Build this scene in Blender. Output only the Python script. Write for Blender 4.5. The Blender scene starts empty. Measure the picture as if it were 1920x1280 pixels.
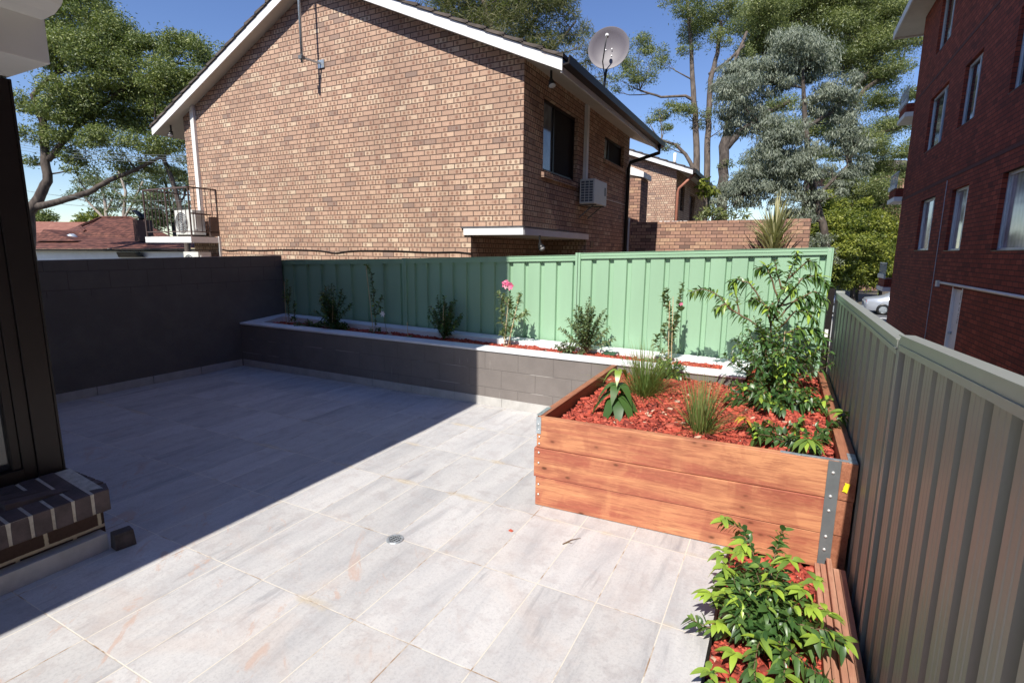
import bpy, math, random
import numpy as np
from mathutils import Vector
R_ = math.radians
sc = bpy.context.scene
# ------------------------------------------------------------------ camera
CH = 1.65
CF, CR, CU = Vector((-0.45167, 0.87624, -0.16789)), Vector((0.88805, 0.45965, 0.00986)), Vector((-0.08581, 0.14464, 0.98576))
cd = bpy.data.cameras.new('camera'); cam = bpy.data.objects.new('camera', cd); sc.collection.objects.link(cam)
cd.sensor_width = 36; cd.lens = 36 * 982.5 / 1920; cd.clip_start = 0.02; cd.clip_end = 2000
from mathutils import Matrix
cam.matrix_world = Matrix(((CR.x, CU.x, -CF.x, 0), (CR.y, CU.y, -CF.y, 0), (CR.z, CU.z, -CF.z, CH), (0, 0, 0, 1)))
sc.camera = cam
def at(u, v, d):
    """world point seen at pixel (u, v) of the 1920x1280 photograph, d metres in front of the camera"""
    p = (CF + CR * ((u - 960) / 982.5) - CU * ((v - 640) / 982.5)) * d
    return Vector((p.x, p.y, p.z + CH))
# ------------------------------------------------------------------ sky, sun, exposure
SUN_EL, SUN_AZ = 48.0, 180.0
w = bpy.data.worlds.new('World'); sc.world = w; w.use_nodes = True
wn = w.node_tree.nodes; bg = wn['Background']
sk = wn.new('ShaderNodeTexSky'); sk.sky_type = 'NISHITA'; sk.sun_disc = False
sk.sun_elevation = R_(SUN_EL); sk.sun_rotation = R_(SUN_AZ); sk.air_density = 1.0; sk.dust_density = 0.0; sk.ozone_density = 3.0
hs = wn.new('ShaderNodeHueSaturation'); hs.inputs['Hue'].default_value = 0.514; hs.inputs['Saturation'].default_value = 1.12; hs.inputs['Value'].default_value = 1.28
w.node_tree.links.new(sk.outputs[0], hs.inputs['Color']); w.node_tree.links.new(hs.outputs[0], bg.inputs[0]); bg.inputs[1].default_value = 0.088
sl = bpy.data.lights.new('sun', 'SUN'); sl.energy = 5.0; sl.angle = R_(0.5); sl.color = (1.0, 0.955, 0.88)
so = bpy.data.objects.new('sun', sl); sc.collection.objects.link(so)
sd = Vector((math.sin(R_(1.5)) * math.cos(R_(SUN_EL)), -math.cos(R_(SUN_EL)), math.sin(R_(SUN_EL))))
so.rotation_euler = sd.to_track_quat('Z', 'Y').to_euler(); so.location = (0, -20, 25)
sc.view_settings.view_transform = 'Standard'; sc.view_settings.look = 'None'
sc.view_settings.exposure = 0.42; sc.view_settings.gamma = 1.0
C = sc.collection
rnd = random.Random(7)
# ------------------------------------------------------------------ node helper
class NT:
    def __init__(s, name):
        s.mat = bpy.data.materials.new(name); s.mat.use_nodes = True
        s.t = s.mat.node_tree; s.t.nodes.clear()
        s.out = s.t.nodes.new('ShaderNodeOutputMaterial')
    def n(s, typ, ins=None, **kw):
        nd = s.t.nodes.new('ShaderNode' + typ)
        for k, v in kw.items(): setattr(nd, k, v)
        for k, v in (ins or {}).items():
            sock = nd.inputs[k]
            if hasattr(v, 'links') or isinstance(v, bpy.types.NodeSocket): s.t.links.new(v, sock)
            else: sock.default_value = v
        return nd
    def m(s, op, a, b=0.0, c=0.0, clamp=False):
        nd = s.n('Math', {0: a, 1: b, 2: c}, operation=op, use_clamp=clamp); return nd.outputs[0]
    def mix(s, f, a, b, mode='MIX'):
        nd = s.t.nodes.new('ShaderNodeMix'); nd.data_type = 'RGBA'; nd.blend_type = mode
        for i, v in ((0, f), (6, a), (7, b)):
            if isinstance(v, bpy.types.NodeSocket): s.t.links.new(v, nd.inputs[i])
            else: nd.inputs[i].default_value = (tuple(v) + (1,) if i else v) if not isinstance(v, float) or i == 0 else (v, v, v, 1)
        return nd.outputs[2]
    def ramp(s, f, stops, interp='LINEAR'):
        nd = s.n('ValToRGB', {0: f}); r = nd.color_ramp; r.interpolation = interp
        while len(r.elements) < len(stops): r.elements.new(0.5)
        for e, (p, c) in zip(r.elements, stops):
            e.position = p; e.color = tuple(c) + (1,) if hasattr(c, '__len__') else (c, c, c, 1)
        return nd.outputs[0]
    def ss(s, x, a, b):
        nd = s.n('MapRange', {0: x, 1: a, 2: b, 3: 0.0, 4: 1.0}, interpolation_type='SMOOTHSTEP'); return nd.outputs[0]
    def pos(s):
        g = s.n('NewGeometry'); sp = s.n('SeparateXYZ', {0: g.outputs['Position']})
        return g.outputs['Position'], sp.outputs[0], sp.outputs[1], sp.outputs[2]
    def xyz(s, x, y, z=0.0):
        return s.n('CombineXYZ', {0: x, 1: y, 2: z}).outputs[0]
    def noise(s, vec, scale, detail=4.0, rough=0.55, dist=0.0, **k):
        return s.n('TexNoise', {'Vector': vec, 'Scale': scale, 'Detail': detail, 'Roughness': rough, 'Distortion': dist}, **k).outputs[0]
    def scale(s, vec, v):
        return s.n('VectorMath', {0: vec, 1: v}, operation='MULTIPLY').outputs[0]
    def bump(s, h, strength=0.3, dist=0.01):
        return s.n('Bump', {'Height': h, 'Strength': strength, 'Distance': dist}).outputs[0]
    def finish(s, color, rough=0.7, normal=None, metal=0.0, spec=0.5, **extra):
        b = s.n('BsdfPrincipled', {'Base Color': color if isinstance(color, bpy.types.NodeSocket) else tuple(color) + (1,), 'Roughness': rough, 'Metallic': metal, 'Specular IOR Level': spec})
        if normal is not None: s.t.links.new(normal, b.inputs['Normal'])
        for k, v in extra.items():
            s_ = b.inputs[k.replace('_', ' ')]
            if isinstance(v, bpy.types.NodeSocket): s.t.links.new(v, s_)
            else: s_.default_value = v
        s.t.links.new(b.outputs[0], s.out.inputs[0]); return s.mat
def plain(name, col, rough=0.6, var=0.12, scale=6.0, metal=0.0, bumpd=0.0, spec=0.5, dirt=None):
    t = NT(name); p, x, y, z = t.pos()
    nz = t.noise(p, scale, 6.0, 0.65)
    c = t.mix(t.ss(nz, 0.3, 0.7), tuple(v * (1 - var) for v in col), tuple(min(1, v * (1 + var)) for v in col))
    if dirt:
        d = t.noise(p, dirt[1], 8.0, 0.7)
        c = t.mix(t.m('MULTIPLY', t.ss(d, dirt[2], dirt[2] + 0.1), dirt[3]), c, dirt[0])
    nrm = t.bump(t.noise(p, scale * 14, 4.0), 0.4, bumpd) if bumpd else None
    return t.finish(c, rough, nrm, metal, spec)
def brick_mat(name, stops, mortar, bw=0.245, ch=0.0861, zo=0.0, uo=0.0, dots=0.7, rough=0.85, mw=0.006):
    t = NT(name); p, x, y, z = t.pos()
    wob = t.n('TexNoise', {'Vector': p, 'Scale': 9.0, 'Detail': 2.0})
    u = t.m('ADD', t.m('ADD', x, y), t.m('ADD', uo, t.m('MULTIPLY', wob.outputs[0], 0.006)))
    v = t.m('ADD', z, t.m('ADD', zo, t.m('MULTIPLY', wob.outputs[0], 0.004)))
    vr = t.m('DIVIDE', v, ch); row = t.m('FLOOR', vr); fv = t.m('FRACT', vr)
    off = t.m('MULTIPLY', t.m('FLOORED_MODULO', row, 2.0), 0.5)
    ur = t.m('ADD', t.m('DIVIDE', u, bw), off); col = t.m('FLOOR', ur); fu = t.m('FRACT', ur)
    lx = t.m('MULTIPLY', fu, bw); ly = t.m('MULTIPLY', fv, ch)
    dx = t.m('MINIMUM', lx, t.m('SUBTRACT', bw, lx)); dy = t.m('MINIMUM', ly, t.m('SUBTRACT', ch, ly))
    d = t.m('ADD', t.m('MINIMUM', dx, dy), t.m('MULTIPLY', t.m('SUBTRACT', t.noise(p, 60.0, 3.0), 0.5), 0.005))
    br = t.ss(d, mw - 0.002, mw + 0.003)
    wn1 = t.n('TexWhiteNoise', {'Vector': t.xyz(col, row, 3.0)}, noise_dimensions='3D')
    r1 = wn1.outputs[0]; sp = t.n('SeparateXYZ', {0: wn1.outputs[1]})
    c = t.ramp(r1, stops)
    big = t.noise(p, 1.1, 3.0)
    c = t.mix(t.m('MULTIPLY', t.ss(t.noise(t.scale(p, (2.2, 2.2, .5)), 1.0, 6.0, .65), 0.50, 0.70), 0.30), c, tuple(v_ * 0.55 for v_ in stops[1][1]))
    c = t.mix(t.m('MULTIPLY', t.ss(big, 0.35, 0.7), 0.30), c, tuple(v_ * 0.62 for v_ in stops[1][1]))
    fine = t.noise(p, 55.0, 6.0, 0.7)
    c = t.mix(t.m('MULTIPLY', t.ss(fine, 0.42, 0.72), 0.35), c, tuple(v_ * 0.55 for v_ in stops[len(stops) // 2][1]))
    if dots:
        msk = None
        for k, cx in enumerate((0.3, 0.7)):
            ex = t.m('DIVIDE', t.m('SUBTRACT', lx, bw * cx), 0.030); ey = t.m('DIVIDE', t.m('SUBTRACT', ly, ch * 0.5), 0.031)
            rr = t.m('SQRT', t.m('ADD', t.m('MULTIPLY', ex, ex), t.m('MULTIPLY', ey, ey)))
            q = t.m('MULTIPLY', t.m('SUBTRACT', 1.0, t.ss(rr, 0.6, 1.15)), t.m('GREATER_THAN', sp.outputs[k], 0.42))
            msk = q if msk is None else t.m('MAXIMUM', msk, q)
        tick = t.noise(t.xyz(t.m('MULTIPLY', lx, 1.0), t.m('MULTIPLY', row, 7.3), col), 75.0, 1.0)
        band = t.m('SUBTRACT', 1.0, t.ss(t.m('ABSOLUTE', t.m('SUBTRACT', ly, ch * 0.5)), 0.016, 0.03))
        tk = t.m('MULTIPLY', t.m('MULTIPLY', t.ss(tick, 0.52, 0.62), band), t.m('MULTIPLY', sp.outputs[2], 0.75))
        msk = t.m('MAXIMUM', msk, tk)
        c = t.mix(t.m('MULTIPLY', msk, dots), c, (0.20, 0.095, 0.065))
    c = t.mix(br, mortar, c)
    h = t.m('ADD', t.m('MULTIPLY', br, 1.0), t.m('MULTIPLY', fine, 0.3))
    return t.finish(c, rough, t.bump(h, 0.6, 0.006), 0.0, 0.25)
# ------------------------------------------------------------------ mesh builder
class MB:
    def __init__(s): s.v = []; s.f = []
    def add(s, vs, fs):
        o = len(s.v); s.v.extend([tuple(v) for v in vs]); s.f.extend([tuple(i + o for i in f) for f in fs]); return s
    def box(s, x0, x1, y0, y1, z0, z1):
        vs = [(x, y, z) for z in (z0, z1) for y in (y0, y1) for x in (x0, x1)]
        return s.add(vs, [(0, 2, 3, 1), (4, 5, 7, 6), (0, 1, 5, 4), (2, 6, 7, 3), (0, 4, 6, 2), (1, 3, 7, 5)])
    def hexa(s, b, t):
        """bottom quad, top quad (same order)"""
        return s.add(list(b) + list(t), [(3, 2, 1, 0), (4, 5, 6, 7), (0, 1, 5, 4), (1, 2, 6, 5), (2, 3, 7, 6), (3, 0, 4, 7)])
    def extrude(s, poly, d):
        d = Vector(d); n = len(poly); a = [Vector(p) for p in poly]; b = [p + d for p in a]
        return s.add(a + b, [tuple(range(n))[::-1], tuple(range(n, 2 * n))] + [(i, (i + 1) % n, n + (i + 1) % n, n + i) for i in range(n)])
    def bar(s, a, b, w_, h_, up=(0, 0, 1)):
        a, b = Vector(a), Vector(b); d = (b - a).normalized(); r = d.cross(Vector(up))
        if r.length < 1e-4: r = d.cross(Vector((1, 0, 0)))
        r.normalize(); u = r.cross(d)
        q = lambda p: [p - r * w_ / 2 - u * h_ / 2, p + r * w_ / 2 - u * h_ / 2, p + r * w_ / 2 + u * h_ / 2, p - r * w_ / 2 + u * h_ / 2]
        return s.hexa(q(a), q(b))
    def tube(s, pts, rad, n=8, cap=True):
        pts = [Vector(p) for p in pts]; rad = list(rad) if hasattr(rad, '__len__') else [rad] * len(pts)
        o = len(s.v); pr = None
        for i, p in enumerate(pts):
            d = (pts[min(i + 1, len(pts) - 1)] - pts[max(i - 1, 0)]).normalized()
            r = d.cross(Vector((0.13, 0.31, 1)) if pr is None else pr.cross(d)) if pr is not None else d.cross(Vector((0.13, 0.31, 1)))
            if r.length < 1e-4: r = d.cross(Vector((1, 0, 0)))
            if pr is not None:
                r = pr - d * pr.dot(d)
            r.normalize(); pr = r; u = d.cross(r)
            for k in range(n):
                a = 2 * math.pi * k / n; s.v.append(tuple(p + (r * math.cos(a) + u * math.sin(a)) * rad[i]))
        for i in range(len(pts) - 1):
            for k in range(n):
                s.f.append((o + i * n + k, o + i * n + (k + 1) % n, o + (i + 1) * n + (k + 1) % n, o + (i + 1) * n + k))
        if cap:
            s.f.append(tuple(o + k for k in range(n))[::-1]); s.f.append(tuple(o + (len(pts) - 1) * n + k for k in range(n)))
        return s
    def lathe(s, c, prof, axis=(0, 0, 1), n=24):
        ax = Vector(axis).normalized(); r = ax.cross(Vector((0.2, 0.9, 0.1))).normalized(); u = ax.cross(r); c = Vector(c); o = len(s.v)
        for (rr, h) in prof:
            for k in range(n):
                a = 2 * math.pi * k / n; s.v.append(tuple(c + ax * h + (r * math.cos(a) + u * math.sin(a)) * rr))
        for i in range(len(prof) - 1):
            for k in range(n): s.f.append((o + i * n + k, o + i * n + (k + 1) % n, o + (i + 1) * n + (k + 1) % n, o + (i + 1) * n + k))
        return s
    def build(s, name, mat, parent=None, smooth=False, bevel=0.0):
        me = bpy.data.meshes.new(name)
        off = Vector((0, 0, 0)); q = parent
        while q is not None: off += Vector(q.location); q = q.parent
        me.from_pydata([tuple(Vector(v) - off) for v in s.v] if parent is not None else s.v, [], s.f)
        me.materials.append(mat)
        if smooth: me.polygons.foreach_set('use_smooth', [True] * len(me.polygons))
        me.update(); o = bpy.data.objects.new(name, me); C.objects.link(o)
        if parent is not None: o.parent = parent
        if bevel:
            b = o.modifiers.new('bevel', 'BEVEL'); b.width = bevel; b.segments = 2; b.limit_method = 'ANGLE'
        return o
def tag(o, label=None, cat=None, group=None, kind=None):
    if label: o['label'] = label
    if cat: o['category'] = cat
    if group: o['group'] = group
    if kind: o['kind'] = kind
    return o
def thing(name, loc, label, cat, group=None):
    o = bpy.data.objects.new(name, None); C.objects.link(o); o.location = loc; o.empty_display_size = 0.1
    return tag(o, label, cat, group)
def struct(o): o['kind'] = 'structure'; return o
# fast numpy mesh with per-vertex tint
def npmesh(name, V, F, mat, parent=None, tint=None, smooth=False):
    V = np.asarray(V, dtype=np.float32); F = np.asarray(F, dtype=np.int32)
    off = Vector((0, 0, 0)); q = parent
    while q is not None: off += Vector(q.location); q = q.parent
    V = V - np.array(off, dtype=np.float32)
    me = bpy.data.meshes.new(name); k = F.shape[1]
    me.vertices.add(len(V)); me.vertices.foreach_set('co', V.ravel())
    me.loops.add(F.size); me.loops.foreach_set('vertex_index', F.ravel())
    me.polygons.add(len(F)); me.polygons.foreach_set('loop_start', np.arange(0, F.size, k, dtype=np.int32))
    me.polygons.foreach_set('loop_total', np.full(len(F), k, dtype=np.int32))
    if smooth: me.polygons.foreach_set('use_smooth', np.ones(len(F), dtype=bool))
    me.materials.append(mat); me.update(calc_edges=True)
    if tint is not None:
        a = me.attributes.new('tint', 'FLOAT', 'POINT'); a.data.foreach_set('value', np.asarray(tint, dtype=np.float32))
    o = bpy.data.objects.new(name, me); C.objects.link(o)
    if parent is not None: o.parent = parent
    return o
def unit(a): return a / np.maximum(np.linalg.norm(a, axis=1, keepdims=True), 1e-9)
def leafs(P, D, N, L, W, droop=0.3, fold=0.15, seg=4, tip=0.75):
    """curved folded leaves, 3 vertices across"""
    n = len(P); D = unit(D); S = unit(np.cross(D, N)); N = np.cross(S, D); V = []
    for i in range(seg + 1):
        t = i / seg; c = P + D * (L * t)[:, None] + np.array([0, 0, -1.0]) * (droop * L * t * t)[:, None]
        wd = W * 0.5 * (max(0.02, math.sin(math.pi * min(1, t ** tip)) ** 0.8))
        V += [c - S * wd[:, None] + N * (wd * fold)[:, None], c, c + S * wd[:, None] + N * (wd * fold)[:, None]]
    V = np.stack(V, 1); k = V.shape[1]; F = []
    for i in range(seg):
        for j in range(2): F.append([i * 3 + j, i * 3 + j + 1, i * 3 + j + 4, i * 3 + j + 3])
    F = np.array(F)[None] + (np.arange(n) * k)[:, None, None]
    return V.reshape(-1, 3), F.reshape(-1, 4), k
def quads(P, D, N, L, W):
    D = unit(D); S = unit(np.cross(D, N)); a = P; b = P + D * (L * 0.45)[:, None]; c = P + D * L[:, None]
    V = np.stack([a, b - S * (W / 2)[:, None], c, b + S * (W / 2)[:, None]], 1)
    return V.reshape(-1, 3), np.arange(len(P) * 4).reshape(-1, 4), 4
def leaf_mat(name, stops, rough=0.5, trans=0.25, spec=0.4, veins=False):
    t = NT(name); a = t.n('Attribute', attribute_name='tint')
    c = t.ramp(a.outputs['Fac'], stops)
    b = t.n('BsdfPrincipled', {'Base Color': c, 'Roughness': rough, 'Specular IOR Level': spec})
    tr = t.n('BsdfTranslucent', {'Color': t.mix(0.5, c, (0.35, 0.5, 0.05), 'MIX')})
    mx = t.n('MixShader', {0: trans, 1: b.outputs[0], 2: tr.outputs[0]})
    t.t.links.new(mx.outputs[0], t.out.inputs[0]); return t.mat
# ------------------------------------------------------------------ materials
M = {}
M['brick'] = brick_mat('tan_brick', [(0.0, (0.29, 0.21, 0.175)), (0.08, (0.45, 0.295, 0.215)), (0.4, (0.565, 0.37, 0.265)), (0.8, (0.62, 0.43, 0.305)), (1.0, (0.72, 0.57, 0.41))], (0.12, 0.08, 0.065), zo=-4.3855 + 0.0861 * 60, uo=0.1, dots=.7, mw=0.0075)
M['brick_fence'] = brick_mat('tan_brick_darker', [(0.0, (0.17, 0.11, 0.09)), (0.2, (0.33, 0.19, 0.14)), (0.5, (0.45, 0.26, 0.19)), (0.8, (0.50, 0.30, 0.20)), (1.0, (0.60, 0.40, 0.26))], (0.07, 0.045, 0.04), zo=0.03, dots=0.35)
M['red_brick'] = brick_mat('red_brick', [(0.0, (0.13, 0.035, 0.026)), (0.12, (0.22, 0.050, 0.032)), (0.6, (0.28, 0.060, 0.036)), (1.0, (0.36, 0.085, 0.05))], (0.05, 0.025, 0.022), dots=0.0, zo=0.02)
M['dark_brick'] = brick_mat('dark_brick', [(0.0, (0.035, 0.025, 0.022)), (0.3, (0.05, 0.032, 0.027)), (1.0, (0.09, 0.055, 0.045))], (0.50, 0.44, 0.34), dots=0.0, zo=-0.118 + 0.861, bw=0.24, mw=0.008)
M['white'] = plain('white_paint', (0.78, 0.77, 0.75), 0.5, 0.05, 3.0)
M['barge'] = plain('weathered_white_paint', (0.78, 0.77, 0.76), 0.55, 0.05, 3.0, dirt=((0.55, 0.38, 0.33), 5.0, 0.60, 0.7))
M['soffit'] = plain('soffit_paint', (0.70, 0.68, 0.62), 0.6, 0.06, 2.0)
M['coping'] = plain('coping_paint', (0.78, 0.79, 0.80), 0.55, 0.06, 5.0, bumpd=0.002)
M['dark_metal'] = plain('dark_brown_metal', (0.018, 0.014, 0.013), 0.4, 0.1, 4.0, spec=.3)
M['black'] = plain('black_metal', (0.012, 0.012, 0.012), 0.4, 0.1)
M['galv'] = plain('galvanised_steel', (0.45, 0.50, 0.53), 0.38, 0.25, 40.0, metal=0.6)
M['grey_steel'] = plain('grey_painted_steel', (0.13, 0.14, 0.145), 0.5, 0.1, 10.0)
M['bolt'] = plain('zinc_bolt', (0.7, 0.7, 0.68), 0.35, 0.1, 10.0, metal=0.5)
M['ac'] = plain('ivory_plastic', (0.66, 0.66, 0.62), 0.45, 0.04)
M['ac_dark'] = plain('dark_grille', (0.10, 0.11, 0.13), 0.5, 0.1)
M['rail'] = plain('brown_rail_paint', (0.10, 0.065, 0.055), 0.5, 0.15)
M['concrete'] = plain('concrete', (0.42, 0.41, 0.38), 0.85, 0.12, 4.0, bumpd=0.003)
M['asphalt'] = plain('asphalt', (0.10, 0.10, 0.105), 0.9, 0.12, 30.0, bumpd=0.002)
M['soil'] = plain('soil_ground', (0.10, 0.085, 0.06), 0.95, 0.3, 3.0, bumpd=0.02)
M['glass'] = plain('window_glass', (0.02, 0.025, 0.03), 0.06, 0.2, 1.0, spec=0.8)
M['alum'] = plain('aluminium_frame', (0.55, 0.60, 0.66), 0.4, 0.05, metal=0.3)
M['dish'] = plain('dish_grey', (0.105, 0.09, 0.105), 0.5, 0.04)
M['yellow'] = plain('yellow_tag', (0.85, 0.68, 0.02), 0.5, 0.03)
M['cane'] = plain('bamboo_cane', (0.66, 0.50, 0.30), 0.6, 0.15, 20.0)
M['lead'] = plain('lead_flashing', (0.10, 0.10, 0.11), 0.7, 0.3, 12.0)
M['render_white'] = plain('white_render', (0.62, 0.62, 0.60), 0.8, 0.04, 3.0)
def curtain_mat(name, a, b, sc_=40.0):
    t = NT(name); p, x, y, z = t.pos(); wv = t.m('SINE', t.m('MULTIPLY', t.m('ADD', x, y), sc_))
    c = t.mix(t.ss(wv, -1.0, 1.0), a, b)
    c = t.mix(t.m('MULTIPLY', t.ss(t.noise(p, 1.6, 4.0), 0.40, 0.65), 0.55), c, (0.03, 0.04, 0.05))
    return t.finish(c, 0.08, None, 0.0, 0.7)
M['curtain'] = curtain_mat('curtain_behind_glass', (0.34, 0.37, 0.42), (0.45, 0.48, 0.54))
M['screen'] = plain('insect_screen', (0.022, 0.018, 0.018), 0.8, 0.2, 30.0, spec=.2)
M['curtain_blue'] = curtain_mat('pale_curtain_behind_glass', (0.22, 0.27, 0.31), (0.33, 0.38, 0.42), 14.0)
def tile_mat():
    t = NT('stone_look_tile'); p, x, y, z = t.pos()
    X0, Y0, TX, TY = -1.6, 1.572, 0.31, 0.632
    ur = t.m('DIVIDE', t.m('SUBTRACT', x, X0), TX); vr = t.m('DIVIDE', t.m('SUBTRACT', y, Y0), TY)
    cx, cy = t.m('FLOOR', ur), t.m('FLOOR', vr); fx = t.m('MULTIPLY', t.m('FRACT', ur), TX); fy = t.m('MULTIPLY', t.m('FRACT', vr), TY)
    dx = t.m('MINIMUM', fx, t.m('SUBTRACT', TX, fx)); dy = t.m('MINIMUM', fy, t.m('SUBTRACT', TY, fy))
    d = t.m('MINIMUM', dx, dy)
    wn_ = t.n('TexWhiteNoise', {'Vector': t.xyz(cx, cy, 0.0)}, noise_dimensions='3D'); sp = t.n('SeparateXYZ', {0: wn_.outputs[1]})
    offs = t.n('VectorMath', {0: wn_.outputs[1], 1: (40.0, 40.0, 40.0)}, operation='MULTIPLY').outputs[0]
    rot = t.n('VectorRotate', {'Vector': p, 'Angle': t.m('MULTIPLY', t.m('SUBTRACT', sp.outputs[0], 0.5), 0.16)}, rotation_type='Z_AXIS').outputs[0]
    pv = t.n('VectorMath', {0: rot, 1: offs}, operation='ADD').outputs[0]
    st = t.noise(t.scale(pv, (5.0, 1.0, 1.0)), 1.0, 9.0, 0.68, 0.25)
    st2 = t.noise(t.scale(pv, (13.0, 1.3, 1.0)), 1.0, 8.0, 0.68, 0.15)
    fine = t.noise(p, 70.0, 8.0, 0.85, 0.4); mid = t.noise(pv, 9.0, 6.0, 0.7)
    c = t.ramp(st, [(0.28, (0.37, 0.365, 0.37)), (0.42, (0.48, 0.47, 0.465)), (0.58, (0.55, 0.535, 0.52)), (0.8, (0.60, 0.58, 0.56))])
    dk = t.m('MULTIPLY', t.m('MULTIPLY', t.ss(st2, 0.52, 0.62), t.ss(st, 0.62, 0.40)), t.m('MULTIPLY', sp.outputs[1], 0.75))
    c = t.mix(dk, c, (0.27, 0.265, 0.275))
    c = t.mix(t.m('MULTIPLY', t.ss(mid, 0.48, 0.66), 0.55), c, (0.42, 0.385, 0.375))
    c = t.mix(t.m('MULTIPLY', t.ss(fine, 0.47, 0.66), 0.45), c, (0.28, 0.275, 0.28))
    c = t.mix(t.m('MULTIPLY', t.ss(fine, 0.42, 0.30), 0.35), c, (0.72, 0.71, 0.70))
    v1 = t.m('ADD', 0.90, t.m('MULTIPLY', sp.outputs[2], 0.17))
    c = t.mix(1.0, c, t.xyz(v1, v1, v1), 'MULTIPLY')
    b0 = t.noise(p, 1.3, 5.0, 0.6, 0.8)
    c = t.mix(t.m('MULTIPLY', t.m('MULTIPLY', t.ss(b0, 0.50, 0.62), t.ss(y, 3.0, 1.9)), 0.16), c, (0.55, 0.40, 0.31))
    # rusty marks where water sat: blobs and along joints
    b1 = t.noise(t.scale(t.n('VectorRotate', {'Vector': p, 'Angle': 0.7}, rotation_type='Z_AXIS').outputs[0], (1.4, 3.2, 1.0)), 1.7, 7.0, 0.72, 1.1)
    c = t.mix(t.m('MULTIPLY', t.m('MULTIPLY', t.ss(b1, 0.57, 0.645), t.ss(x, -0.9, -1.9)), t.m('MULTIPLY', t.ss(y, 2.6, 1.7), 0.5)), c, (0.50, 0.31, 0.22))
    b2 = t.noise(p, 2.3, 5.0, 0.6)
    edge = t.m('SUBTRACT', 1.0, t.ss(t.m('ADD', dy, t.m('MULTIPLY', t.m('SUBTRACT', mid, 0.5), 0.06)), 0.005, 0.045))
    c = t.mix(t.m('MULTIPLY', t.m('MULTIPLY', edge, t.ss(b2, 0.54, 0.66)), 0.6), c, (0.50, 0.40, 0.25))
    b3 = t.noise(p, 5.0, 5.0, 0.6)
    g = t.m('SUBTRACT', 1.0, t.ss(d, 0.0018, 0.0036))
    gc = t.mix(t.ss(b3, 0.50, 0.64), (0.66, 0.61, 0.52), (0.30, 0.19, 0.11))
    c = t.mix(t.m('MULTIPLY', g, 0.95), c, gc)
    h = t.m('SUBTRACT', t.m('ADD', t.m('MULTIPLY', fine, 0.35), t.m('MULTIPLY', st2, 0.5)), t.m('MULTIPLY', g, 0.8))
    return t.finish(c, t.m('ADD', 0.5, t.m('MULTIPLY', fine, 0.3)), t.bump(h, 0.35, 0.004), 0.0, 0.35)
M['tile'] = tile_mat()
M['skirt'] = plain('skirting_tile_grey', (0.47, 0.455, 0.43), 0.6, 0.12, 7.0, bumpd=.001)
def block_mat(name, col, zmask=None, skirt=None):
    t = NT(name); p, x, y, z = t.pos(); u = t.m('ADD', x, y)
    vr = t.m('DIVIDE', t.m('ADD', z, 0.0), 0.2); row = t.m('FLOOR', vr); fv = t.m('MULTIPLY', t.m('FRACT', vr), 0.2)
    ur = t.m('ADD', t.m('DIVIDE', u, 0.4), t.m('MULTIPLY', t.m('FLOORED_MODULO', row, 2.0), 0.5)); fu = t.m('MULTIPLY', t.m('FRACT', ur), 0.4)
    d = t.m('MINIMUM', t.m('MINIMUM', fu, t.m('SUBTRACT', 0.4, fu)), t.m('MINIMUM', fv, t.m('SUBTRACT', 0.2, fv)))
    j = t.m('SUBTRACT', 1.0, t.ss(d, 0.0015, 0.006 if zmask else 0.005))
    if zmask is not None: j = t.m('MULTIPLY', j, t.ss(z, zmask, zmask + 0.01))
    nz = t.noise(p, 3.0, 6.0, 0.65); f = t.noise(p, 90.0, 4.0, 0.7)
    c = t.mix(t.ss(nz, 0.3, 0.7), tuple(v * 0.9 for v in col), tuple(v * 1.1 for v in col))
    c = t.mix(t.m('MULTIPLY', t.ss(f, 0.4, 0.7), 0.25), c, tuple(v * 0.7 for v in col))
    hd = t.m('MINIMUM', fv, t.m('SUBTRACT', 0.2, fv))
    ef = t.m('MULTIPLY', t.m('SUBTRACT', 1.0, t.ss(hd, 0.002, 0.0055)), t.m('MULTIPLY', t.ss(t.noise(p, 2.4, 5.0), 0.50, 0.62), 0.0 if zmask else 0.5))
    c = t.mix(t.m('MULTIPLY', j, 0.8 if zmask else 0.5), c, tuple(v * 0.6 for v in col)); c = t.mix(ef, c, (0.55, 0.52, 0.48))
    run = t.noise(t.scale(p, (60.0, 60.0, 3.0)), 1.0, 3.0)
    if not zmask: c = t.mix(t.m('MULTIPLY', t.ss(run, 0.68, 0.75), 0.35), c, (0.5, 0.48, 0.44))
    h = t.m('SUBTRACT', t.m('MULTIPLY', f, 0.35), j)
    return t.finish(c, 0.75, t.bump(h, 0.5, 0.006), 0.0, 0.3)
M['block'] = block_mat('taupe_painted_block', (0.195, 0.172, 0.158))
M['wall_dark'] = block_mat('dark_painted_block', (0.155, 0.14, 0.125), zmask=1.12)
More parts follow.
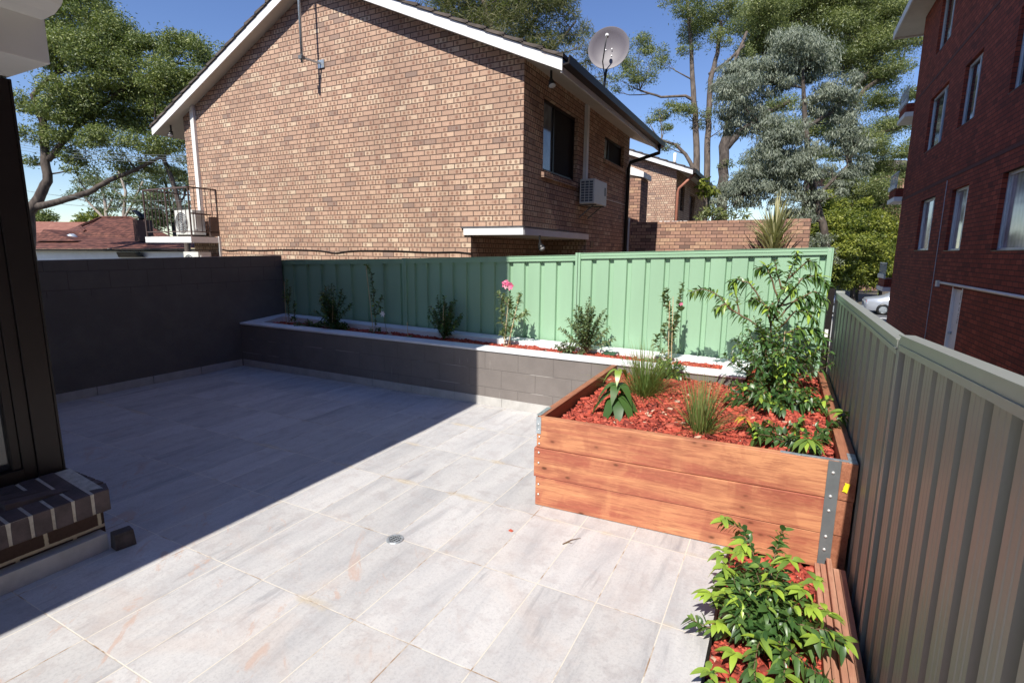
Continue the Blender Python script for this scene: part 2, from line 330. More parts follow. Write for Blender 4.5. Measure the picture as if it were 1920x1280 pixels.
def wood_mat(name, base, light, ax='x', knots=True, rough=0.6):
    t = NT(name); p, x, y, z = t.pos(); oi = t.n('ObjectInfo').outputs['Random']
    ps = t.n('VectorMath', {0: p, 1: t.xyz(t.m('MULTIPLY', oi, 31.0), 0.0, t.m('MULTIPLY', oi, 17.0))}, operation='ADD').outputs[0]
    scv = (0.55, 3.0, 9.0) if ax == 'x' else (9.0, 0.55, 9.0)
    g1 = t.noise(t.scale(ps, scv), 1.0, 6.0, 0.62, 0.6)
    bands = t.m('FRACT', t.m('MULTIPLY', g1, 9.0))
    g2 = t.noise(t.scale(ps, tuple(v * 9 for v in scv)), 1.0, 6.0, 0.65)
    c = t.mix(t.ss(t.m('ADD', g1, t.m('MULTIPLY', t.m('SUBTRACT', oi, 0.5), 0.14)), 0.34, 0.62), light, base)
    g3 = t.noise(t.scale(ps, (5.5, 1.0, 2.2) if ax == 'x' else (2.2, 5.5, 2.2)), 1.0, 4.0, 0.55, 0.8)
    c = t.mix(t.m('MULTIPLY', t.ss(g3, 0.52, 0.66), 0.5), c, light)
    c = t.mix(t.m('MULTIPLY', t.ss(g3, 0.46, 0.36), 0.35), c, tuple(v * 0.85 for v in base))
    c = t.mix(t.m('MULTIPLY', t.ss(bands, 0.6, 1.0), 0.38), c, tuple(v * 0.72 for v in base))
    c = t.mix(t.m('MULTIPLY', t.ss(g2, 0.45, 0.68), 0.5), c, tuple(v * 0.62 for v in base))
    saw = t.noise(t.scale(ps, (22.0, 8.0, 90.0)), 1.0, 2.0, 0.5)
    c = t.mix(t.m('MULTIPLY', t.ss(saw, 0.5, 0.7), 0.25), c, light)
    if knots:
        vk = t.n('TexVoronoi', {'Vector': t.scale(ps, (4.6, 1.0, 8.5)), 'Scale': 1.0})
        k = t.ss(t.m('ADD', vk.outputs[0], t.m('MULTIPLY', g2, 0.05)), 0.15, 0.07)
        halo = t.ss(vk.outputs[0], 0.42, 0.08)
        c = t.mix(t.m('MULTIPLY', halo, 0.55), c, tuple(v * 0.75 for v in base)); c = t.mix(t.m('MULTIPLY', k, 0.9), c, (0.10, 0.035, 0.016))
    return t.finish(c, rough, t.bump(t.m('ADD', g2, t.m('MULTIPLY', saw, 0.6)), 0.35, 0.003), 0.0, 0.3)
M['sleeper'] = wood_mat('red_stained_sleeper', (0.37, 0.11, 0.068), (0.60, 0.275, 0.135))
M['sleeper_y'] = wood_mat('brown_stained_sleeper', (0.30, 0.11, 0.06), (0.42, 0.18, 0.10), ax='y', knots=False)
M['plank'] = wood_mat('pale_merbau_plank', (0.42, 0.20, 0.13), (0.52, 0.29, 0.19), ax='y', knots=False)
def mulch_mat():
    t = NT('red_bark_mulch'); a = t.n('Attribute', attribute_name='tint'); p, x, y, z = t.pos()
    c = t.ramp(a.outputs['Fac'], [(0.0, (0.12, 0.03, 0.025)), (0.25, (0.32, 0.058, 0.04)), (0.6, (0.50, 0.095, 0.058)), (0.93, (0.58, 0.15, 0.10)), (0.965, (0.62, 0.36, 0.25)), (1.0, (0.60, 0.42, 0.30))])
    c = t.mix(t.m('MULTIPLY', t.ss(t.noise(p, 120.0, 3.0), 0.45, 0.7), 0.4), c, (0.22, 0.035, 0.02))
    return t.finish(c, 0.85, t.bump(t.noise(p, 150.0, 3.0), 0.5, 0.002), 0.0, 0.2)
M['mulch'] = mulch_mat()
M['mulch_base'] = plain('mulch_underlayer', (0.28, 0.05, 0.03), 0.95, 0.5, 30.0, bumpd=0.01)
def metal_fence(name, col, rough, spec=0.5, metal=0.0, coat=0.0):
    t = NT(name); p, x, y, z = t.pos()
    nz = t.noise(t.scale(p, (3.0, 3.0, 0.6)), 1.0, 5.0, 0.6)
    c = t.mix(t.ss(nz, 0.3, 0.7), tuple(v * 0.95 for v in col), tuple(v * 1.05 for v in col))
    return t.finish(c, t.m('ADD', rough, t.m('MULTIPLY', t.noise(p, 12.0, 4.0), 0.08)), None, metal, spec)
M['green'] = metal_fence('pale_green_steel', (0.285, 0.455, 0.30), 0.45)
M['grey_fence'] = metal_fence('grey_green_steel', (0.27, 0.28, 0.24), 0.40, 0.6, 0.12)
M['grey_cap'] = metal_fence('grey_green_cap_steel', (0.33, 0.345, 0.315), 0.36, 0.8, 0.15)
def rooftile_mat(name, a, b, pitch=0.33, rough=0.8):
    t = NT(name); p, x, y, z = t.pos()
    v = t.noise(t.scale(p, (3.3, 3.0, 8.0)), 1.0, 3.0); ln = t.m('FRACT', t.m('MULTIPLY', z, 7.5)); k = t.ss(ln, 0.0, 0.25)
    sc2 = t.m('SINE', t.m('MULTIPLY', t.m('ADD', x, t.m('MULTIPLY', y, 0.6)), 20.0))
    c = t.mix(t.ss(v, 0.3, 0.7), a, b); c = t.mix(t.m('SUBTRACT', 1.0, k), c, tuple(q * 0.35 for q in a)); c = t.mix(t.m('MULTIPLY', t.ss(sc2, 0.2, 1.0), 0.3), c, tuple(q * 0.5 for q in a))
    return t.finish(c, rough, t.bump(ln, 0.5, 0.03), 0.0, 0.2)
M['roof_grey'] = rooftile_mat('grey_brown_roof_tile', (0.10, 0.085, 0.075), (0.17, 0.14, 0.12))
M['roof_red'] = rooftile_mat('terracotta_roof_tile', (0.075, 0.034, 0.028), (0.20, 0.082, 0.06))  # terracotta darkened and mottled to paint in the dappled tree shade
def bark_mat(name, a, b, s=2.0):
    t = NT(name); p, x, y, z = t.pos(); v = t.noise(t.scale(p, (s * 3, s * 3, s)), 1.0, 6.0, 0.65)
    return t.finish(t.mix(t.ss(v, 0.35, 0.65), a, b), 0.9, t.bump(v, 0.6, 0.03), 0.0, 0.15)
M['bark'] = bark_mat('dark_bark', (0.06, 0.048, 0.042), (0.12, 0.098, 0.082))
M['bark_pale'] = bark_mat('pale_gum_bark', (0.24, 0.20, 0.17), (0.42, 0.37, 0.31))
M['bark_grey'] = bark_mat('grey_brown_bark', (0.09, 0.072, 0.062), (0.18, 0.145, 0.12))
M['stem'] = plain('brown_stem', (0.16, 0.10, 0.055), 0.7, 0.2, 40.0)
M['stem_green'] = plain('green_stem', (0.14, 0.20, 0.06), 0.6, 0.2, 40.0)
L_ = {
 'big': leaf_mat('big_tree_leaves', [(0, (0.04, 0.06, 0.022)), (0.5, (0.125, 0.16, 0.045)), (1, (0.32, 0.34, 0.10))], 0.5, 0.2),
 'gumfar': leaf_mat('gum_leaves', [(0, (0.06, 0.08, 0.04)), (0.6, (0.12, 0.15, 0.07)), (1, (0.20, 0.22, 0.11))], 0.5, 0.25),
 'casu': leaf_mat('olive_needles', [(0, (0.05, 0.055, 0.025)), (0.5, (0.12, 0.125, 0.05)), (1, (0.20, 0.18, 0.08))], 0.6, 0.25),
 'gum': leaf_mat('tall_tree_leaves', [(0, (0.05, 0.07, 0.03)), (0.5, (0.14, 0.17, 0.06)), (1, (0.33, 0.35, 0.12))], 0.45, 0.25),
 'wattle': leaf_mat('blue_grey_leaves', [(0, (0.08, 0.095, 0.075)), (0.5, (0.175, 0.20, 0.15)), (1, (0.30, 0.325, 0.24))], 0.5, 0.2),
 'hedge': leaf_mat('yellow_green_leaves', [(0, (0.03, 0.05, 0.012)), (0.4, (0.12, 0.15, 0.022)), (1, (0.36, 0.37, 0.06))], 0.5, 0.3),
 'near': leaf_mat('glossy_green_leaves', [(0, (0.02, 0.055, 0.018)), (0.45, (0.05, 0.115, 0.03)), (0.75, (0.10, 0.18, 0.045)), (1, (0.36, 0.50, 0.06))], 0.36, 0.22, 0.5),
 'small': leaf_mat('small_green_leaves', [(0, (0.06, 0.085, 0.045)), (0.5, (0.12, 0.165, 0.075)), (1, (0.24, 0.30, 0.13))], 0.4, 0.25, 0.5),
 'grass': leaf_mat('grass_blades', [(0, (0.08, 0.15, 0.035)), (0.5, (0.17, 0.26, 0.07)), (0.85, (0.27, 0.26, 0.10)), (1, (0.34, 0.20, 0.10))], 0.5, 0.3),
 'yucca': leaf_mat('striped_sword_leaves', [(0, (0.24, 0.26, 0.10)), (0.5, (0.50, 0.47, 0.25)), (1, (0.74, 0.68, 0.45))], 0.5, 0.25),
 'yellow': leaf_mat('yellow_leaves', [(0, (0.60, 0.22, 0.08)), (0.5, (0.72, 0.50, 0.08)), (1, (0.55, 0.60, 0.08))], 0.45, 0.35),
 'pink': leaf_mat('pink_petals', [(0, (0.75, 0.10, 0.25)), (0.5, (0.85, 0.20, 0.38)), (1, (0.9, 0.55, 0.6))], 0.5, 0.3),
}
# ================================================================== SETTING
def sheet(name, x0, x1, y0, y1, z, mat, t=0.0):
    b = MB()
    if t: b.box(x0, x1, y0, y1, z - t, z)
    else: b.add([(x0, y0, z), (x1, y0, z), (x1, y1, z), (x0, y1, z)], [(0, 1, 2, 3)])
    return struct(b.build(name, mat))
GZ = -1.6
sheet('ground', -900, 900, -300, 1500, GZ, M['soil'])
sheet('patio_floor', -6.95, -0.15, -5.0, 5.5, 0.0, M['tile'], 1.55)
sheet('garden_bed_soil', -0.149, 0.44, -5.0, 5.6, -0.05, M['soil'], 1.2)
# the street beyond, seen past the right fence
rb = MB().add([(-30, 31.6, GZ + .004), (60, 31.6, GZ + .004), (60, 40.5, GZ + .004), (-30, 40.5, GZ + .004)], [(0, 1, 2, 3)]); struct(rb.build('road', M['asphalt']))
kb = MB().box(0.5, 40, 31.35, 31.6, GZ - .1, GZ + .05); struct(kb.build('kerb', M['concrete']))
sheet('driveway', 0.6, 7.5, 22, 31.35, GZ + .008, M['concrete'])
lm = MB().box(1.5, 14, 33.35, 33.6, GZ, GZ + .009); struct(lm.build('road_line', M['white']))
# ---------------------------------------------------------------- walls and planters
t = thing('block_wall', (-6.93, 1, 0), 'dark brown painted block wall along the shaded left side of the patio', 'wall')
b = MB().hexa([(-7.03, -3, -1.2), (-6.83, -3, -1.2), (-6.83, 5.56, -1.2), (-7.03, 5.56, -1.2)], [(-7.03, -3, 1.42), (-6.83, -3, 1.42), (-6.83, 5.56, 1.565), (-7.03, 5.56, 1.565)])
b.build('wall_body', M['wall_dark'], t)
b = MB(); yy = 4.78
while yy > -3:
    b.box(-6.83, -6.818, max(yy - 0.6, -3), yy - 0.004, 0.001, 0.098); yy -= 0.604
b.build('skirting_tile', M['skirt'], t)
t = thing('masonry_planter', (-3.5, 5.1, 0), 'long taupe block planter with white painted coping under the green fence', 'planter')
b = MB(); b.box(-6.828, -0.24, 4.80, 4.98, -0.1, 0.60); b.box(-6.828, -0.24, 5.40, 5.50, -0.1, 0.60); b.box(-0.42, -0.24, 4.98, 5.40, -0.1, 0.60); b.box(-6.828, -6.62, 4.98, 5.40, -0.1, 0.60)
b.build('block_wall', M['block'], t)
b = MB()
def ring(o, i_):
    n = 4
    top_o, top_i = o, i_
    vs = [p for p in top_o] + [p for p in top_i] + [(p[0], p[1], p[2] - 0.022) for p in top_o] + [(p[0], p[1], p[2] - 0.10) for p in top_i]
    fs = []
    for k in range(n):
        j = (k + 1) % n
        fs += [(k, j, 4 + j, 4 + k), (k, 8 + k, 8 + j, j), (4 + k, 4 + j, 12 + j, 12 + k), (8 + k, 12 + k, 12 + j, 8 + j)]
    return vs, fs
vs, fs = ring([(-6.828, 4.785, .625), (-0.22, 4.785, .622), (-0.22, 5.47, .635), (-6.828, 5.55, .685)], [(-6.60, 5.0, .625), (-0.44, 5.0, .622), (-0.44, 5.26, .63), (-6.60, 5.33, .68)])
b.add(vs, fs); b.build('coping', M['coping'], t, bevel=0.004)
b = MB(); xx = -6.81
while xx < -1.4:
    b.box(xx, min(xx + 0.60, -1.40), 4.787, 4.799, 0.001, 0.096); xx += 0.604
b.build('skirting_tile', M['skirt'], t)
# ---------------------------------------------------------------- mulch of loose chips
def chips(name, label, poly_fn, n, size, seed, base=None, parent=None):
    g = np.random.default_rng(seed); P = poly_fn(g, n); n = len(P)
    a = g.uniform(0, 2 * np.pi, n); tilt = g.normal(0, 0.35, (n, 2))
    L = size * g.lognormal(0, 0.35, n); Wd = L * g.uniform(0.35, 0.75, n); T = L * 0.12
    ex = np.stack([np.cos(a), np.sin(a), tilt[:, 0]], 1); ex = unit(ex); ey = unit(np.stack([-np.sin(a), np.cos(a), tilt[:, 1]], 1)); ez = np.cross(ex, ey)
    V = []
    sh = g.uniform(0.65, 1.0, (n, 4))
    for sz in (-1, 1):
        for k, (i, j) in enumerate(((-1, -1), (1, -1), (1, 1), (-1, 1))):
            V.append(P + ex * (i * L * 0.5 * sh[:, k])[:, None] + ey * (j * Wd * 0.5 * sh[:, (k + 1) % 4])[:, None] + ez * (sz * T)[:, None])
    V = np.stack(V, 1).reshape(-1, 3)
    F = np.array([(0, 3, 2, 1), (4, 5, 6, 7), (0, 1, 5, 4), (1, 2, 6, 5), (2, 3, 7, 6), (3, 0, 4, 7)])[None] + (np.arange(n) * 8)[:, None, None]
    tint = np.repeat(np.clip(g.beta(1.5, 1.5, n) * 0.93 + (g.random(n) > 0.975) * 0.5, 0, 1), 8)
    return npmesh(name, V, F.reshape(-1, 4), M['mulch'], None, tint)
def hgt(x, y, s=0.0): return 0.012 * np.sin(x * 7 + s) + 0.012 * np.sin(y * 9 + s * 2) + 0.008 * np.sin(x * 23 + y * 17)
def base_sheet(x0, x1, y0, y1, zf, nx=40, ny=40):
    X, Y = np.meshgrid(np.linspace(x0, x1, nx), np.linspace(y0, y1, ny)); Z = zf(X, Y)
    V = np.stack([X, Y, Z], -1).reshape(-1, 3); i = np.arange(nx * ny).reshape(ny, nx)
    F = np.stack([i[:-1, :-1], i[:-1, 1:], i[1:, 1:], i[1:, :-1]], -1).reshape(-1, 4); return V, F
# big timber box
zb = lambda X, Y: 0.515 + 0.02 * (Y - 3.1) / 2 + hgt(X, Y)
V, F = base_sheet(-1.30, 0.335, 3.10, 4.80, zb); o = npmesh('mulch_bed', V, F, M['mulch_base'], smooth=True)
V2, F2 = base_sheet(-0.235, 0.335, 4.80, 5.48, zb, 16, 16); o2 = npmesh('mulch_bed', V2, F2, M['mulch_base'], smooth=True)
tag(o, kind='structure'); tag(o2, kind='structure')
def in_box(g, n):
    P = np.stack([g.uniform(-1.29, 0.33, n), g.uniform(3.11, 5.48, n)], 1); P = P[(P[:, 1] < 4.78) | (P[:, 0] > -0.22)]
    return np.column_stack([P, zb(P[:, 0], P[:, 1]) + g.uniform(0.0, 0.018, len(P))])
o = chips('bark_mulch', '', in_box, 15000, 0.034, 3); tag(o, 'red bark chips filling the big timber box', 'mulch', kind='stuff')
zp = lambda X, Y: 0.585 + 0.5 * hgt(X, Y) + 0 * X
V, F = base_sheet(-6.62, -0.43, 4.98, 5.42, zp, 120, 10); tag(npmesh('mulch_bed', V, F, M['mulch_base'], smooth=True), kind='structure')
def in_pl(g, n):
    P = np.stack([g.uniform(-6.58, -0.45, n), g.uniform(4.99, 5.36, n)], 1); return np.column_stack([P, zp(P[:, 0], P[:, 1]) + g.uniform(0.0, 0.014, n)])
o = chips('bark_mulch', '', in_pl, 12000, 0.032, 4); tag(o, 'red bark chips in the long coped planter', 'mulch', kind='stuff')
zn = lambda X, Y: -0.03 + 0.6 * hgt(X, Y)
V, F = base_sheet(-0.148, 0.30, -0.5, 3.0, zn, 12, 60); tag(npmesh('mulch_bed', V, F, M['mulch_base'], smooth=True), kind='structure')
def in_nb(g, n):
    P = np.stack([g.uniform(-0.135, 0.27, n), g.uniform(0.2, 3.0, n)], 1); return np.column_stack([P, zn(P[:, 0], P[:, 1]) + g.uniform(0.002, 0.024, n)])
o = chips('bark_mulch', '', in_nb, 7500, 0.036, 5); tag(o, 'large red bark chips in the narrow ground bed at lower right', 'mulch', kind='stuff')
eb = MB().box(-0.156, -0.144, -1, 2.98, -0.05, 0.003); tag(eb.build('edging_strip', M['black']), 'thin dark metal edging strip between tiles and narrow bed', 'edging')
# ---------------------------------------------------------------- timber box
box = thing('timber_planter', (-0.5, 3.9, 0), 'large red stained sleeper box filled with red mulch beside the grey fence', 'planter')
FL, FR = Vector((-1.345, 2.965, 0)), Vector((0.335, 3.045, 0)); fd = (FR - FL).normalized(); fn = Vector((-fd.y, fd.x, 0))
zl = [(0.003, 0.199), (0.201, 0.398), (0.401, 0.603)]
off = [(0.0, 0.0), (-0.012, 0.0), (0.004, 0.0)]
for k, (z0, z1) in enumerate(zl):
    a, c = FL + fd * off[k][0], FR.copy(); out = Vector((0, 0, 0)) - fn * (0.004 if k == 1 else 0.0)
    q = [a + out, c + out, c + fn * .05 + out, a + fn * .05 + out]
    MB().hexa([(p.x, p.y, z0) for p in q], [(p.x, p.y, z1) for p in q]).build('sleeper', M['sleeper'], box, bevel=0.004)
for k, (z0, z1) in enumerate(zl):   # left side, brown faces
    MB().hexa([(-1.362, 3.018, z0), (-1.312, 3.018, z0), (-1.345, 4.785, z0), (-1.395, 4.785, z0)], [(-1.362, 3.018, z1), (-1.312, 3.018, z1), (-1.345, 4.785, z1), (-1.395, 4.785, z1)]).build('sleeper', M['sleeper_y'], box, bevel=0.003)
for k, (z0, z1) in enumerate(zl):   # right side, end grain shows at the corner
    for (y0, y1) in ((3.055, 3.80), (3.805, 5.47)):
        MB().box(0.342, 0.412 + 0.002 * k, y0 - 0.006 * k * (y0 < 3.5), y1, z0, z1).build('sleeper', M['sleeper_y'], box, bevel=0.003)
ang = MB(); pA = FR - fd * 0.052
ang.hexa([(pA.x, pA.y - .008, 0), (FR.x + .006, FR.y - .008, 0), (FR.x + .006, FR.y - .0045, 0), (pA.x, pA.y - .0045, 0)], [(pA.x, pA.y - .008, .607), (FR.x + .006, FR.y - .008, .607), (FR.x + .006, FR.y - .0045, .607), (pA.x, pA.y - .0045, .607)])
ang.box(FR.x + .001, FR.x + .0065, FR.y - .0045, FR.y + 0.05, 0.002, 0.603)
ang = ang.build('corner_angle', M['grey_steel'], box)
for z in (0.545, 0.415, 0.335, 0.19, 0.115):
    MB().lathe((pA.x + .026, pA.y - .0075, z), [(0.0, .006), (.005, .0055), (.0075, .003), (.008, 0.0)], (0, -1, 0), 12).build('bolt', M['bolt'], ang, smooth=True)
def strap(pts, wd, name='strap', z=0.6055):
    b = MB(); n = len(pts)
    for i in range(n - 1): b.bar((pts[i][0], pts[i][1], z), (pts[i + 1][0], pts[i + 1][1], z), wd, 0.003)
    return b.build(name, M['galv'], box)
strap([(0.06, 3.062), (0.16, 3.058), (0.412, 3.075)], 0.026)
MB().box(0.375, 0.413, 3.052, 3.20, 0.6035, 0.6065).build('strap', M['galv'], box)
MB().hexa([(-1.362, 3.0, .604), (-1.332, 3.0, .604), (-1.338, 3.20, .604), (-1.368, 3.20, .604)], [(-1.362, 3.0, .607), (-1.332, 3.0, .607), (-1.338, 3.20, .607), (-1.368, 3.20, .607)]).build('strap', M['galv'], box)
st = MB().hexa([(-1.343, 2.960, .497), (-1.311, 2.9615, .497), (-1.311, 2.9655, .497), (-1.343, 2.964, .497)], [(-1.343, 2.960, .608), (-1.311, 2.9615, .608), (-1.311, 2.9655, .608), (-1.343, 2.964, .608)]).build('strap', M['galv'], box)
for z in (0.525, 0.56): MB().lathe((-1.327, 2.9605, z), [(0, .004), (.004, .0035), (.0055, 0)], (0, -1, 0), 10).build('bolt', M['bolt'], st, smooth=True)
for z in (0.475, 0.43, 0.37, 0.30, 0.15, 0.08):
    MB().lathe((-1.322, 2.9625 - (0.004 if .2 < z < .4 else 0), z), [(0, .004), (.0055, .003), (.007, 0)], (0, -1, 0), 10).build('bolt', M['bolt'], box, smooth=True)
yt = MB().extrude([(.357, 3.0385, .452), (.362, 3.0385, .468), (.3605, 3.0385, .470), (.364, 3.0385, .486), (.3665, 3.0385, .487), (.367, 3.0385, .493), (.3645, 3.0385, .501), (.389, 3.0385, .496), (.379, 3.0385, .446), (.368, 3.0385, .4515)], (0, -.0015, 0))
yt.build('staple_tag', M['yellow'], box)
# ---------------------------------------------------------------- timber stack on the ground by the fence
for i, (x0, x1, y1, zt) in enumerate(((0.268, 0.292, 2.99, .055), (0.294, 0.318, 2.985, .060), (0.320, 0.343, 3.01, .085), (0.346, 0.372, 2.93, .080), (0.374, 0.400, 2.935, .078))):
    lab = ('leftmost plank of the stack, next to the red mulch', 'second plank from the left in the reddish stack by the grey fence', 'middle plank of the stack, reaching farthest under the timber box', 'fourth plank from the left in the reddish stack by the grey fence', 'rightmost plank of the stack, tight against the grey fence')[i]
    tag(MB().box(x0, x1, -0.6, y1, -0.048, zt).build('timber_plank', M['plank'], bevel=0.002), lab, 'plank', 'planks stacked on edge by the grey fence')
# ---------------------------------------------------------------- green fence
def profile(n, pitch, depth, flat):
    """one pitch: wide pan, slope, narrow rib, slope (u, depth)"""
    pts = []
    for i in range(n):
        u = i * pitch; s = 0.010
        pts += [(u, 0.0), (u + flat, 0.0), (u + flat + s, depth), (u + pitch - 2 * s, depth), (u + pitch - s * 0.6, 0.0)] if False else [(u, 0.0), (u + flat, 0.0), (u + flat + s, depth), (u + pitch - s, depth)]
    pts.append((n * pitch, 0.0)); return pts
def corrugated(P0, P1, z0a, z0b, z1a, z1b, n, depth, nrm, flat_r, micro=False):
    """ribbed steel sheet between P0 and P1 (xy), nrm = direction of the front"""
    P0, P1 = Vector((*P0, 0)), Vector((*P1, 0)); L = (P1 - P0).length; d = (P1 - P0) / L; nv = Vector((*nrm, 0))
    pr = profile(n, L / n, depth, (L / n) * flat_r); b = MB()
    if micro:
        q = []
        for i in range(n):
            a_, b_, c_, d_ = pr[4 * i:4 * i + 4]; w3 = b_[0] - a_[0]
            q += [a_] + [(a_[0] + w3 * f, dd) for f, dd in ((.25, 0), (.30, -.0011), (.36, -.0011), (.41, 0), (.60, 0), (.65, -.0011), (.71, -.0011), (.76, 0))] + [b_, c_, d_]
        pr = q + [pr[-1]]
    for u, w_ in pr:
        f = u / L; p = P0 + d * u - nv * w_
        b.v.append((p.x, p.y, z0a + (z0b - z0a) * f)); b.v.append((p.x, p.y, z1a + (z1b - z1a) * f))
    for i in range(len(pr) - 1): b.f.append((2 * i, 2 * i + 2, 2 * i + 3, 2 * i + 1))
    return b
gf = thing('green_fence', (-3.3, 5.5, 0), 'pale green ribbed steel fence behind the coped planter', 'fence')
fy = lambda x: 5.60 + (x + 6.83) / (0.36 + 6.83) * (-0.11)
tops = ((-7.15, -4.47, 1.475, 1.535, 9), (-4.46, -2.04, 1.537, 1.612, 12), (-2.02, 0.32, 1.632, 1.703, 12))
for (x0, x1, za, zb_, n) in tops:
    corrugated((x0, fy(x0)), (x1, fy(x1)), -0.2, -0.2, za, zb_, n, 0.03, (0, -1), 0.70).build('fence_panel', M['green'], gf)
    b = MB(); s = 0.0
    for (dz0, dz1, dy) in ((-0.048, 0.012, 0.018), (-0.018, -0.010, 0.022), (0.012, 0.016, 0.024)):
        b.hexa([(x0, fy(x0) - dy, za + dz0), (x1, fy(x1) - dy, zb_ + dz0), (x1, fy(x1) + .038, zb_ + dz0), (x0, fy(x0) + .038, za + dz0)], [(x0, fy(x0) - dy, za + dz1), (x1, fy(x1) - dy, zb_ + dz1), (x1, fy(x1) + .038, zb_ + dz1), (x0, fy(x0) + .038, za + dz1)])
    b.build('top_rail', M['green'], gf)
for (x0, x1, zt) in ((-4.495, -4.435, 1.557), (-2.06, -2.002, 1.650)):
    xm = (x0 + x1) / 2; b = MB()
    for xa, xb in ((x0, xm - .003), (xm + .003, x1)): b.box(xa, xb, fy(xm) - .03, fy(xm) + .03, -0.2, zt)
    b.build('fence_post', M['green'], gf)
    MB().lathe((xm - .014, fy(xm) - .0305, zt - .03), [(0, .003), (.004, .002), (.005, 0)], (0, -1, 0), 8).build('bolt', M['bolt'], gf)
b = MB().box(.318, .352, 5.462, 5.53, -0.2, 1.715); b.box(.354, .366, 5.468, 5.53, -0.2, 1.715); b.build('fence_post', M['green'], gf)
for z in (1.69, 1.40): MB().lathe((.335, 5.4615, z), [(0, .003), (.004, .002), (.005, 0)], (0, -1, 0), 8).build('bolt', M['bolt'], gf)
# ---------------------------------------------------------------- grey fence along the right
rf = thing('grey_fence', (0.45, 2.5, 0), 'dark grey green ribbed steel fence running along the right side', 'fence')
XF = 0.425
corrugated((XF, 5.33), (XF, 2.50), -0.9, -0.9, 1.275, 1.275, 12, 0.042, (-1, 0), 0.62, True).build('fence_panel', M['grey_fence'], rf)
corrugated((XF, 2.384), (XF, -1.20), -0.9, -0.9, 1.295, 1.48, 23, 0.044, (-1, 0), 0.64, True).build('fence_panel', M['grey_fence'], rf)
for (ya, yb, za, zb_) in ((5.36, 2.475, 1.278, 1.278), (2.425, -1.2, 1.300, 1.49)):
    b = MB()
    for (dz0, dz1, dx) in ((-0.006, 0.052, 0.014), (0.012, 0.018, 0.018), (0.052, 0.056, 0.020)):
        b.hexa([(XF - dx, ya, za + dz0), (XF + .030, ya, za + dz0), (XF + .030, yb, zb_ + dz0), (XF - dx, yb, zb_ + dz0)], [(XF - dx, ya, za + dz1), (XF + .030, ya, za + dz1), (XF + .030, yb, zb_ + dz1), (XF - dx, yb, zb_ + dz1)])
    b.build('top_rail', M['grey_cap'], rf)
b = MB().box(XF - .012, XF + .05, 2.452, 2.475, -0.9, 1.332); b.box(XF - .012, XF + .05, 2.427, 2.448, -0.9, 1.340); b.build('fence_post', M['grey_cap'], rf)
MB().box(XF + .012, XF + .03, 2.385, 2.426, -0.9, 1.30).build('slot_shade_strip', M['black'], rf)  # black strip painting in the deep shade of the slot beside the post
b = MB().box(XF - .016, XF + .05, 5.362, 5.39, -0.9, 1.345); b.build('fence_post', M['grey_cap'], rf)
pp = thing('gate_post', (0.375, 5.42, 0), 'dark brown square post in the corner where the two fences meet', 'post')
MB().box(.352, .402, 5.395, 5.455, -0.2, 1.36).build('post', M['dark_metal'], pp)
MB().box(.358, .385, 5.390, 5.3945, 0.93, 1.0).build('white_tag', M['white'], pp)
# ================================================================== NEIGHBOUR'S HOUSE
def wallgrid(b, axis, c, u0, u1, v0, v1, holes, depth, sgn):
    """outer face at axis=c facing sgn, rectangular holes (ua,ub,va,vb) with reveals 'depth' deep"""
    us = sorted({u0, u1, *[h[0] for h in holes], *[h[1] for h in holes]}); vs = sorted({v0, v1, *[h[2] for h in holes], *[h[3] for h in holes]})
    P = (lambda u, v, d=0.0: (c - sgn * d, u, v)) if axis == 'x' else (lambda u, v, d=0.0: (u, c - sgn * d, v))
    for i in range(len(us) - 1):
        for j in range(len(vs) - 1):
            mu, mv = (us[i] + us[i + 1]) / 2, (vs[j] + vs[j + 1]) / 2
            if any(h[0] < mu < h[1] and h[2] < mv < h[3] for h in holes): continue
            b.add([P(us[i], vs[j]), P(us[i + 1], vs[j]), P(us[i + 1], vs[j + 1]), P(us[i], vs[j + 1])], [(0, 1, 2, 3)])
    for (a, e, f, g) in holes:
        if f <= GZ and axis == 'x' and sgn == 1: continue
        q = [(a, f), (e, f), (e, g), (a, g)]
        for k in range(4):
            p, r = q[k], q[(k + 1) % 4]; b.add([P(*p), P(*r), P(*r, depth), P(*p, depth)], [(0, 1, 2, 3)])
    return b
HX0, HX1, HY0, HY1 = -12.32, -3.78, 7.65, 13.72
AX, SL, EZ, EX = -8.07, 0.443, 4.19, -3.06
roofz = lambda X: EZ + SL * ((EX - X) if X > AX else (X - (2 * AX - EX)))
house = thing('brick_house', (-8, 7.65, GZ), 'tan brick two storey house with white barge boards behind the green fence', 'house')
b = MB()
poly = [(HX0, GZ), (-4.74, GZ), (-4.74, 1.93), (HX1, 1.93), (HX1, roofz(HX1) + .1), (AX, roofz(AX) + .1), (HX0, roofz(HX0) + .1)]
b.extrude([(x, HY0, z) for x, z in poly], (0, .02, 0))
wallgrid(b, 'x', HX1, HY0 + .02, HY1, GZ, roofz(HX1) + .1, [(8.40, 10.02, 3.02, 4.20), (11.70, 13.25, 3.72, 4.23), (HY0 + .02, 10.7, GZ, 1.93)], 0.14, 1)
b.add([(HX0, HY0, GZ), (HX0, HY1, GZ), (HX0, HY1, roofz(HX0) + .1), (HX0, HY0, roofz(HX0) + .1)], [(0, 1, 2, 3)])
b.extrude([(x, HY1, z) for x, z in poly], (0, .02, 0))
b.add([(-4.74, HY0, GZ), (-4.74, 10.7, GZ), (-4.74, 10.7, 1.93), (-4.74, HY0, 1.93)], [(0, 1, 2, 3)])
b.add([(-4.74, 10.7, GZ), (HX1, 10.7, GZ), (HX1, 10.7, 1.93), (-4.74, 10.7, 1.93)], [(0, 1, 2, 3)])
b.build('brick_wall', M['brick'], house)
MB().box(-4.739, HX1 - .001, HY0 + .002, 10.699, 1.925, 1.935).build('porch_soffit', M['soffit'], house)
